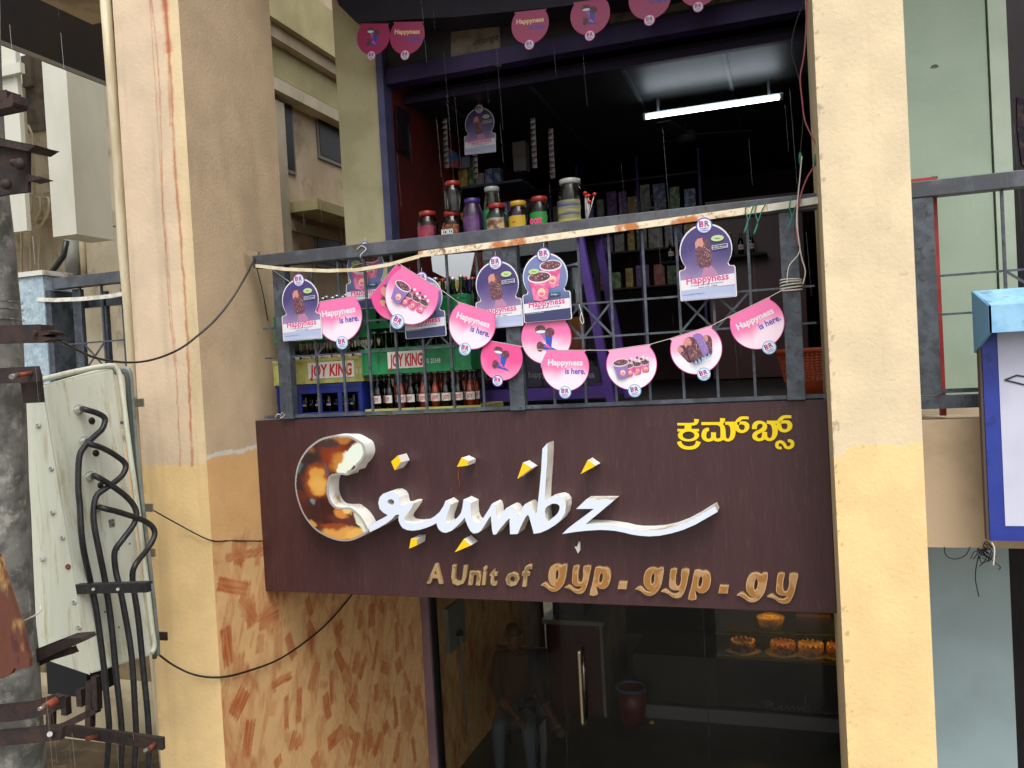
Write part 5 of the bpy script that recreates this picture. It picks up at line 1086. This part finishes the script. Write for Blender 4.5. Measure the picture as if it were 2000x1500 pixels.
cbl=[[(156,799,1),(167,800),(190,807),(205,818),(200,837),(187,850),(167,870),(155,893),(153,950),(156,987),(161,1060),(176,1133),(187,1185),(200,1280),(211,1390),(213,1427),(208,1500),(200,1580)],
[(166,862,1),(175,867),(200,875),(227,890),(245,907),(240,927),(217,947),(205,955),(187,972),(183,1016),(194,1078),(205,1133),(216,1207),(227,1317),(238,1427),(236,1500),(228,1580)],
[(177,930,1),(187,930),(213,945),(249,972),(266,998),(262,1023),(238,1056),(224,1078),(226,1115),(233,1144),(244,1199),(257,1280),(264,1390),(266,1445),(262,1500),(256,1580)],
[(189,991,1),(200,992),(235,1001),(279,1016),(299,1031),(301,1049),(286,1075),(264,1104),(259,1133),(270,1207),(279,1298),(288,1390),(291,1445),(290,1500),(286,1580)]]
for i,cb in enumerate(cbl):
    P=[]
    for j,p in enumerate(cb):
        if len(p)>2: P.append(onface(p[0],p[1])+N_*.02); continue
        f=onface(p[0],min(p[1],1300)); yy=f.y-.07-(.012*i if j<7 else 0)
        if p[1]>1100: yy=-1.18+.04*i+(-.0)
        elif j>6: yy=min(yy,-1.10)
        P.append(at(p[0],p[1],y=yy))
    MB().tube(catmull(P,4),.0145,9).build('power_cable',M_black,cab)
def barv(name,a,b,h,y,th,m): A=at(*a,y=y);B=at(*b,y=y); return MB().bar(A,B,th,h).build(name,m,cab,bevel=.002)
barv('cable_clamp',(143,1150),(291,1146),.047,-1.235,.03,M_black)
barv('cable_clamp',(150,1143),(291,1139),.012,-1.21,.05,M_black)
for x in (182,230): MB().tube([at(x,1151,y=-1.26),at(x,1151,y=-1.245)],.008,7).build('bolt',M_screw,cab)
barv('support_bar',(118,1424),(320,1452),.058,-1.24,.02,M_rust)
MB().tube([at(168,1444,y=-1.3),at(190,1438,y=-1.25)],.012,8).build('bolt',M_rusto,cab);MB().tube([at(288,1465,y=-1.3),at(303,1452,y=-1.25)],.011,8).build('bolt',M_rusto,cab);MB().tube([at(283,1466,y=-1.33),at(290,1462,y=-1.3)],.008,8).build('bolt',M_screw,cab)
for p in ((270,787),(288,992),(292,1080),(316,1243)): c=at(*p,y=-.68); MB().box(c.x-.03,c.x+.03,c.y,c.y+.012,c.z-.022,c.z+.022).build('hinge_tab',M_screw if p[1]<1100 else M_rust,cab)
# clutter below the cabinet
cl=thing('rusty_frame','rusty angle iron frame standing on the ground below the cabinet','frame',(-1.2,0,0))
for a,b in (((100,1430),(190,1385)),((100,1425),(100,1365)),((130,1395),(128,1360)),((160,1378),(158,1345)),((188,1320),(190,1385)),((178,1330),(176,1420))): MB().bar(at(*a,y=.4),at(*b,y=.4),.05,.05).build('frame_bar',M_rust,cl)
tag(MB().box(at(90,1300,y=.9).x,at(168,1300,y=.9).x,.9,1.2,at(120,1358,y=.9).z,at(120,1296,y=.9).z).build('black_bin',mat('black plastic','10151B',.4)),'black plastic bin glimpsed behind the pole under the cabinet','bin')
bw=thing('back_yard_wall','stained brown yard wall under the left balcony','wall',(-2,1.4,0))
MB().box(-9,-.46,3.0,3.1,0,3.1).build('wall',mat('stained yard wall','6F6145',.9,c2='4A3E2C',scale=1.6,c3='2E261C',s3=2.5,bump=.5),bw)
MB().box(-5.4,-2.9,2.5,2.99,.0,.5).build('ledge',M_apt3,bw)
# ground litter
lit=MB()
for k in range(12):
    p=at(random.uniform(110,320),random.uniform(1440,1500),z=.004); a=random.uniform(0,3); s_=random.uniform(.01,.035); lit.add([p,p+Vector((s_,0,.002)),p+Vector((s_,s_,.01)),p+Vector((0,s_*.7,.004))],[(0,1,2,3)])
lit.build('ground_litter',M_string,kind='stuff')
# notice on left balcony
nb=tag(MB().prism([[at(*p,y=.16) for p in ((259,618),(300,634),(300,664),(260,652))]],(0,.006,0)).build('notice_board',M_lab),'small white notice with red writing behind the left balcony rail','notice')
tt=MB(); q=at(262,634,y=.155); put_text(tt,'ಖಾಲಿ',q,(1,0,-.2),.09,.035,bold=.02); q=at(261,650,y=.155); put_text(tt,'ಇದೆ ಕಛೇ',q,(1,0,-.2),.11,.035,bold=.02); tt.build('lettering',M_redp,nb)
# ================================================================== NEIGHBOUR SIGN (right)
ns_=thing('hanging_sign','white sign with royal blue border and pale blue hood at the right edge','sign',(4.2,-.2,2.8))
yn=-.30
tl=at(1921,650,y=yn);bl=at(1930,1056,y=yn); zt_=at(1921,625,y=yn).z; xl=(tl.x+bl.x)/2; zb_=bl.z
M_rb_=mat('royal blue paint','1E2F86',.45,c2='24388F',scale=6,c3='162469',s3=14)
MB().box(xl,xl+1.6,yn,yn+.05,zb_,zt_).build('sign_frame',M_rb_,ns_)
fx=at(1958,900,y=yn).x; fz0=at(1965,1027,y=yn).z
MB().box(fx,xl+1.5,yn-.003,yn-.0005,fz0,zt_-.02).build('sign_face',mat('pale sign face','C3C5D6',.5,c2='B6B9CC',scale=2),ns_)
MB().box(xl-.012,xl-.001,yn+.005,yn+.05,zb_,zt_).build('sign_side',mat('dull brown edge','4E4038',.7),ns_)
h0=at(1930,597,y=yn-.14);h1=at(1936,650,y=yn-.14)
hb=MB(); X0,X1=h0.x,h0.x+1.8; Xb=xl-.02
pr1=[Vector((Xb,yn+.06,zt_+.13)),Vector((X0,yn-.14,h0.z)),Vector((X0,yn-.14,h1.z)),Vector((Xb,yn+.06,zt_-.14))]
hb.prism([pr1],(.01,0,0)); hb.build('hood_end',mat('sky blue paint side','5F93BC',.5),ns_)  # same paint as the sheet, darkened to put side shade into its colour
hb=MB(); hb.add([pr1[0]+Vector((.011,0,0)),pr1[0]+Vector((1.8,0,0)),pr1[1]+Vector((1.8,0,0)),pr1[1]+Vector((.001,0,0)),pr1[2]+Vector((.001,0,0)),pr1[2]+Vector((1.8,0,0))],[(0,1,2,3),(3,2,5,4)])
hb.build('hood_sheet',mat('sky blue paint','7DB0D2',.45,c2='93C2DE',scale=8,c3='6A8496',s3=11),ns_)
tt=MB()
a_=[at(1962,742,y=yn),at(1985,733,y=yn),at(2040,741,y=yn),at(2020,756,y=yn),at(1962,742,y=yn)]
tt.tube([p+Vector((0,-.005,0)) for p in a_],.004,6,False); tt.build('outline_drawing',M_black,ns_)
wire('cord_end','white cord hanging from the lower corner of the blue bordered sign',[(1937,1060),(1942,1070),(1942,1085),(1940,1105)],yn-.01,.003,M_string,'cord')
wr=MB()
for k in range(14):
    c=at(1918,1075,y=-.08); q=[c]
    for j in range(4): q.append(q[-1]+Vector((random.uniform(-.03,.035),random.uniform(-.01,.01),random.uniform(-.035,.02))))
    wr.tube(catmull(q,3),.0022,4)
wr.tube(catmull([at(*p,y=-.08) for p in ((1895,1068),(1885,1085),(1865,1092),(1848,1085),(1844,1068))],4),.0025,5)
wr.tube(catmull([at(*p,y=-.08) for p in ((1915,1072),(1908,1100),(1905,1130),(1912,1165))],4),.0025,5)
tag(wr.build('wire_tangle',M_wire),'tangle of dark wires under the tan beam beside the blue bordered sign','wire')
# drape at the neighbour's door
tag(MB().prism([[at(*p,y=1.6) for p in ((1986,190),(2010,190),(2010,330),(1996,320),(1988,260))]],(0,.03,0)).build('hanging_garment',mat('patterned purple cloth','2A1E38',.8,c2='5A4A3A',scale=22)),'patterned purple cloth hanging in the dark doorway at the far right','cloth')
# ================================================================== GROUND FLOOR SHOP
gl=thing('glass_doors','frameless glass shop doors with a long steel pull handle under the signboard','door',(1.6,2.25,0))
xg=[.095,1.222,2.386,3.94]
for a,b in zip(xg[:-1],xg[1:]): MB().box(a+.003,b-.003,2.245,2.255,.02,3.05).build('glass_leaf',M_glass,gl)
for x in xg[1:-1]: MB().box(x-.0028,x+.0028,2.244,2.256,.02,3.05).build('joint_strip',M_hole,gl)
hx=at(1131,1270,y=2.19); hz=at(1135,1415,y=2.19).z
M_steel=mat('polished steel','B9B4A6',.18,metal=1)
MB().tube(catmull([(hx.x,2.245,hx.z),(hx.x,2.19,hx.z-.005),(hx.x,2.185,hx.z-.04)],4)+[Vector((hx.x,2.185,hz+.04))]+catmull([(hx.x,2.185,hz+.04),(hx.x,2.19,hz+.005),(hx.x,2.245,hz)],4)[1:],.017,10).build('pull_handle',M_steel,gl)
MB().tube([(hx.x+.0,2.30,hx.z),(hx.x,2.30,hz)],.014,10).build('pull_handle',M_steel,gl)
cab2=thing('side_cabinet','dark red cabinet with pale side and white worktop inside the lower shop','cabinet',(.8,4.2,0))
MB().box(.50,1.09,4.17,5.4,.012,.98).build('cabinet_front',mat('oxblood laminate','400F13',.5),cab2)
MB().box(1.091,1.12,4.16,5.4,.012,.98).build('side_panel',mat('greyish white laminate','837A76',.5,c2='6E6562',scale=3),cab2)
MB().box(.47,1.14,4.14,5.4,.981,1.03).build('worktop',mat('worktop','77746C',.4),cab2)
MB().box(.55,.9,4.3,4.8,1.032,1.4).build('machine',mat('grey machine','2B2B33',.4),cab2)
bkt=thing('waste_bucket','dark red plastic bucket with blue rim on the shop floor','bucket',(1.42,4.05,.012))
c=at(1237,1412,z=.012); r=.155
MB().lathe([(.001,0),(r*.72,0),(r,.36),(r*.96,.36),(r*.7,.01)],20,(c.x,c.y,.012)).build('bucket_body',mat('crimson plastic','560C16',.4),bkt)
MB().lathe([(r*.98,.355),(r*1.06,.36),(r*1.06,.385),(r*.96,.385),(r*.96,.36)],20,(c.x,c.y,.012)).build('rim',mat('blue rim plastic','2A4C78',.4),bkt)
ctr=thing('cake_counter','dark counter with glass cake display and faint white script on its front','counter',(2.9,4.4,0))
MB().box(2.25,3.94,4.3,5.1,.16,.66).build('counter_front',mat('dark counter laminate','1A0F10',.35),ctr)
MB().box(1.40,3.94,4.24,4.297,.013,.15).build('plinth',mat('grey plinth tile','6A6468',.5),ctr)
MB().box(1.40,2.249,4.3,5.1,.16,.66).build('counter_front',mat('dark olive laminate','1C1C14',.4),ctr)
M_dim=mat('brass trim','6E5E2C',.35,metal=.5)
for z in (.665,.91,1.2): MB().box(2.27,3.93,4.3,5.05,z,z+.02).build('display_shelf',mat('mirror shelf','4A4A30',.2,metal=.4),ctr)
for z in (.668,.912,1.202): MB().box(2.27,3.93,4.285,4.298,z,z+.022).build('edge_trim',M_dim,ctr)
MB().box(2.27,3.93,5.05,5.1,.66,1.35).build('display_back',mat('display back','3A3620',.4),ctr)
MB().box(2.27,3.93,4.31,4.318,.69,1.35).build('glass_pane',MATS['case glass'],ctr)
a_=at(1490,1385,y=4.297);b_=at(1650,1400,y=4.297)
tt=MB(); s_=(b_.x-a_.x)
# script echo of the shop name on the counter front
base_=[z2(*p) for p in [(445,585),(380,550),(320,490),(300,400),(370,265),(520,235),(615,320),(625,380),(560,560),(300,780)]]
def echo(P): o0=z2(175,840); k=s_/ (at(1405,990,y=-LD).x-o0.x); return [Vector((a_.x+(p.x-o0.x)*k,4.296,a_.z+(p.z-o0.z)*k)) for p in P]
tt.tube(echo(catmull(base_,3)),.004,4); tt.tube(echo(catmull([z2(*p) for p in [(640,430),(800,400),(650,620),(760,760),(1000,730),(1250,560),(1340,420),(1250,780),(1400,760),(1600,500),(1640,380),(1660,700),(1760,780),(1900,600)]]+[z3(*p) for p in [(150,930),(180,1250),(400,980),(440,1280),(620,950),(720,1290),(800,800),(850,150),(800,900),(1080,860),(1000,1150),(750,1290)]],3)),.004,4)
tt.tube(echo([z4(*p) for p in [(150,300),(550,270),(50,620),(500,580),(900,650),(1400,600),(1850,350)]]),.004,4)
tt.build('script_lettering',mat('frosted script','6B6664',.5),ctr)
M_ck=[mat('dark chocolate cake','2A160C',.6,c2='8A5A1E',scale=30),mat('nut topped cake','B5702A',.6,c2='5A3212',scale=50),mat('cream rimmed cake','C08A3E',.6,c2='7A4E1E',scale=30)]
for i,(px,m,lb) in enumerate(((1452,0,'dark glazed cake at the left of the display shelf'),(1530,1,'nut topped cake in the middle of the display shelf'),(1584,2,'cream rimmed cake right of the nut topped one'),(1640,1,'cake at the right end of the display, half hidden by the pillar'))):
    c=at(px,1275,y=4.5); ck_=thing('cake',lb,'cake',(c.x,4.5,.687),'cakes in the glass display'); 
    MB().lathe([(.001,0),(.17,0),(.18,.006),(.001,.008)],20,(c.x,4.5,.687)).build('cake_board',M_gold2,ck_)
    pr=[(.001,.008),(.12,.008),(.125,.02),(.125,.09),(.11,.105),(.09,.095),(.001,.093)]
    MB().lathe(pr,18,(c.x,4.5,.687)).build('cake_body',M_ck[m],ck_)
    rg=MB()
    for k in range(14): a=2*math.pi*k/14; rg.lathe([(.001,-.012),(.016,-.004),(.014,.008),(.001,.02)],6,(c.x+.11*math.cos(a),4.5+.11*math.sin(a),.79))
    rg.build('cream_rosettes',M_ck[2] if m!=1 else M_ck[1],ck_)
c=at(1505,1205,y=4.5); tag(MB().lathe([(.001,0),(.11,0),(.12,.05),(.14,.12),(.05,.15),(.001,.14)],12,(c.x,4.5,.934)).build('pastry_basket',mat('golden pastry','C9952A',.6,c2='8A5E18',scale=30)),'golden pastry on the upper shelf of the cake display','pastry')
c=at(1580,1205,y=4.5); tag(MB().box(c.x-.12,c.x+.2,4.4,4.6,.934,1.1).build('pastry_box',mat('brown pastry box','3E2C1A',.6)),'brown box beside the golden pastry on the upper display shelf','box')
# small warm lamp strip inside the display (lit cakes)
ll=thing('display_light','warm strip light under the top of the cake display','lamp',(3.1,4.4,1.17))
MB().box(2.35,3.9,4.36,4.39,1.175,1.19).build('light_strip',mat('warm strip','FFC860',.4,emit=7),ll)
MB().box(2.35,3.9,4.42,4.45,.888,.9).build('light_strip',MATS['warm strip'],ll)  # second strip, hidden under the middle shelf, added to light the cakes
# switch board
sw=thing('switch_board','grey switch board with black plug on the inside wall behind the glass','switch',(0.02,2.9,1.7))
a_=at(868,1190,x=.01);b_=at(905,1250,x=.01)
MB().box(.001,.04,a_.y,b_.y,b_.z,a_.z).build('board',mat('grey switch plate','7F8478',.5),sw)
c=at(893,1236,x=.04); MB().box(.041,.09,c.y-.03,c.y+.03,c.z-.02,c.z+.02).build('plug',M_black,sw)
MB().tube([Vector((.06,c.y+.03,c.z)),Vector((.05,c.y+.06,c.z-.1)),Vector((.05,c.y+.06,c.z-1.0))],.008,6).build('lead',mat('grey lead','6E7370',.5),sw)
# yellow scrap on the floor
p=at(1275,1387,y=4.2); tag(MB().lathe([(.001,0),(.03,.005),(.02,.025),(.001,.03)],7,(p.x,4.1,.014)).build('floor_scrap',mat('yellow scrap','B5A94A',.6)),'small yellow scrap on the shop floor beside the bucket','scrap')
# ================================================================== PERSON sitting behind the glass
per=thing('person','person in dark shirt and pale jeans sitting behind the glass, leaning forward','person',(.8,3.0,0))
def body():
    J={'hip':(.72,3.15,.50),'ab':(.74,3.10,.68),'ch':(.78,2.98,.92),'nk':(.80,2.93,1.08),'hd0':(.81,2.91,1.13),
       'shR':(.62,2.95,1.03),'elR':(.66,2.78,.76),'wrR':(.86,2.68,.62),'shL':(.97,2.98,1.03),'elL':(1.08,2.80,.76),'wrL':(1.24,2.66,.60),
       'hpR':(.64,3.12,.48),'knR':(.70,2.68,.50),'anR':(.70,2.66,.10),'toR':(.71,2.50,.05),'hpL':(.82,3.12,.48),'knL':(.98,2.70,.50),'anL':(1.0,2.68,.10),'toL':(1.02,2.52,.05)}
    R={'hip':.15,'ab':.135,'ch':.155,'nk':.06,'hd0':.05,'shR':.075,'elR':.045,'wrR':.03,'shL':.075,'elL':.045,'wrL':.03,'hpR':.10,'knR':.065,'anR':.042,'toR':.04,'hpL':.10,'knL':.065,'anL':.042,'toL':.04}
    E=[('hip','ab'),('ab','ch'),('ch','nk'),('nk','hd0'),('ch','shR'),('shR','elR'),('elR','wrR'),('ch','shL'),('shL','elL'),('elL','wrL'),('hip','hpR'),('hpR','knR'),('knR','anR'),('anR','toR'),('hip','hpL'),('hpL','knL'),('knL','anL'),('anL','toL')]
    def skin(J,R,E,name,m,root,par,lv=2):
        ks=list(J); me=bpy.data.meshes.new(name); me.from_pydata([tuple(Vector(J[k])-per.location) for k in ks],[(ks.index(a),ks.index(b)) for a,b in E],[])
        o=bpy.data.objects.new(name,me); COL.objects.link(o); o.parent=par; me.materials.append(m)
        s=o.modifiers.new('skin','SKIN'); s.use_smooth_shade=True
        for i,k in enumerate(ks): me.skin_vertices[0].data[i].radius=(R[k],R[k]); me.skin_vertices[0].data[i].use_root=(k==root)
        u=o.modifiers.new('sub','SUBSURF'); u.levels=lv;u.render_levels=lv; return o
    skn=mat('brown skin','4E2E20',.55,c2='42261A',scale=20); sh=mat('dark shirt cloth','17141A',.85); jn=mat('pale denim','3A444B',.85)
    b=skin(J,R,E,'body',sh,'hip',per)
    jj={k:J[k] for k in ('hip','hpR','knR','anR','hpL','knL','anL')}; rr={k:R[k]*1.1 for k in jj}
    skin(jj,rr,[('hip','hpR'),('hpR','knR'),('knR','anR'),('hip','hpL'),('hpL','knL'),('knL','anL')],'jeans',jn,'hip',per)
    for s_,w_,e_ in (('R','wrR','elR'),('L','wrL','elL')):
        W=Vector(J[w_]);D=(W-Vector(J[e_])).normalized(); fa={'a':tuple(W-D*.20),'w':tuple(W),'p':tuple(W+D*.08)}; rf={'a':.047,'w':.033,'p':.036}; ed=[('a','w'),('w','p')]
        skin(fa,rf,ed,'forearm',skn,'a',per)
        side=D.cross(Vector((0,0,1))).normalized()
        for f in range(4):
            o=W+D*.07+side*(.026-.018*f); L=.075-(.01 if f in (0,3) else 0); q={'0':tuple(o),'1':tuple(o+D*L*.55+Vector((0,0,-.006))),'2':tuple(o+D*L+Vector((0,0,-.022)))}
            skin(q,{'0':.010,'1':.009,'2':.007},[('0','1'),('1','2')],'finger',skn,'0',per,1)
        o=W+D*.02+side*.03; q={'0':tuple(o),'1':tuple(o+side*.03+D*.03),'2':tuple(o+side*.035+D*.055)}; skin(q,{'0':.012,'1':.010,'2':.008},[('0','1'),('1','2')],'thumb',skn,'0',per,1)
    # head
    hc=Vector((.82,2.88,1.24)); fr=Vector((.55,-.83,-.1)).normalized()
    h=MB(); vs=[];n=20;mm=14; up=Vector((0,0,1)); sd_=fr.cross(up).normalized(); up=sd_.cross(fr)
    for i in range(mm+1):
        th=math.pi*i/mm
        for k in range(n):
            ph=2*math.pi*k/n; x=math.sin(th)*math.cos(ph);y=math.sin(th)*math.sin(ph);z=math.cos(th)
            rx,ry,rz=.098,.077,.122
            if z<0: rx*=1+.12*z; ry*=1+.32*z
            p=fr*x*rx+sd_*y*ry+up*z*rz
            nose=math.exp(-((y/.16)**2+((z+.05)/.16)**2))*(x>0)*.026; brow=math.exp(-(((z-.18)/.1)**2))*(x>.6)*.005; eye=-math.exp(-(((abs(y)-.38)/.13)**2+((z-.06)/.09)**2))*(x>.5)*.008; mo=-math.exp(-((y/.3)**2+((z+.42)/.05)**2))*(x>.4)*.004
            vs.append(hc+p+fr*(nose+brow+eye+mo))
    h.add(vs,[(i*n+k,i*n+(k+1)%n,(i+1)*n+(k+1)%n,(i+1)*n+k) for i in range(mm) for k in range(n)],True); hd=h.build('head',skn,per)
    for s_ in (-1,1):
        MB().lathe([(.001,-.012),(.011,-.006),(.013,0),(.011,.006),(.001,.012)],8,hc+fr*.078+sd_*.030*s_+up*.007).build('eye',mat('eye white','8A8078',.3),hd)
        MB().lathe([(.001,-.022),(.014,-.012),(.018,.004),(.012,.02),(.001,.026)],8,hc-fr*.008+sd_*.078*s_).build('ear',skn,hd)
    MB().bar(hc+fr*.094-up*.051-sd_*.02,hc+fr*.094-up*.051+sd_*.02,.006,.007).build('lips',mat('lip colour','4A2420',.5),hd)
    hr=MB(); vs=[]
    for i in range(8):
        th=math.pi*.54*i/7
        for k in range(n):
            ph=2*math.pi*k/n; x=math.sin(th)*math.cos(ph);y=math.sin(th)*math.sin(ph);z=math.cos(th)
            cut=1 if not (x>.45 and z<.45) else .9
            vs.append(hc+(fr*(x*.105-.004)+sd_*y*.086+up*(z*.140+.004 if not(x>.3 and z<.5) else max(z,.40)*.140+.004))*1.04*cut)
    hr.add(vs,[(i*n+k,i*n+(k+1)%n,(i+1)*n+(k+1)%n,(i+1)*n+k) for i in range(7) for k in range(n)],True); hr.build('hair',mat('black hair','0C0A0A',.6,bump=.4),per)
body()
per.location.x-=.24
chr_=thing('chair','dark plastic chair under the seated person','chair',(.72,3.2,0)); CHX=1
MB().box(.50,.96,3.0,3.42,.36,.385).build('seat',M_black,chr_,bevel=.008)
MB().box(.44,.96,3.40,3.44,.45,.98).build('backrest',M_black,chr_,bevel=.01)
for x in (.53,.93):
    for y in (3.03,3.39): MB().box(x-.018,x+.018,y-.018,y+.018,.012,.359).build('leg',M_black,chr_)
chr_.location.x-=.22
# ================================================================== RAIN (drops falling in the street in front of the facade)
rn=MB(); rr_=random.Random(4)
for k in range(340):
    px=rr_.uniform(0,2000);py=rr_.uniform(-20,1500);y=rr_.uniform(-2.6,-.1); p=at(px,py,y=y); L=rr_.uniform(.08,.26); d_=Vector((.03,0,-1))*L; w_=rr_.uniform(.0003,.00065)
    rn.add([p+Vector((-w_,0,0)),p+Vector((w_,0,0)),p+d_+Vector((w_,0,0)),p+d_+Vector((-w_,0,0)),p+Vector((0,w_,0)),p+d_+Vector((0,w_,0))],[(0,1,2,3),(1,4,5,2),(4,0,3,5)])
rn.build('rain',glass_mat('rain water',(.985,.985,.99),1.2,.25,1.33),kind='stuff')
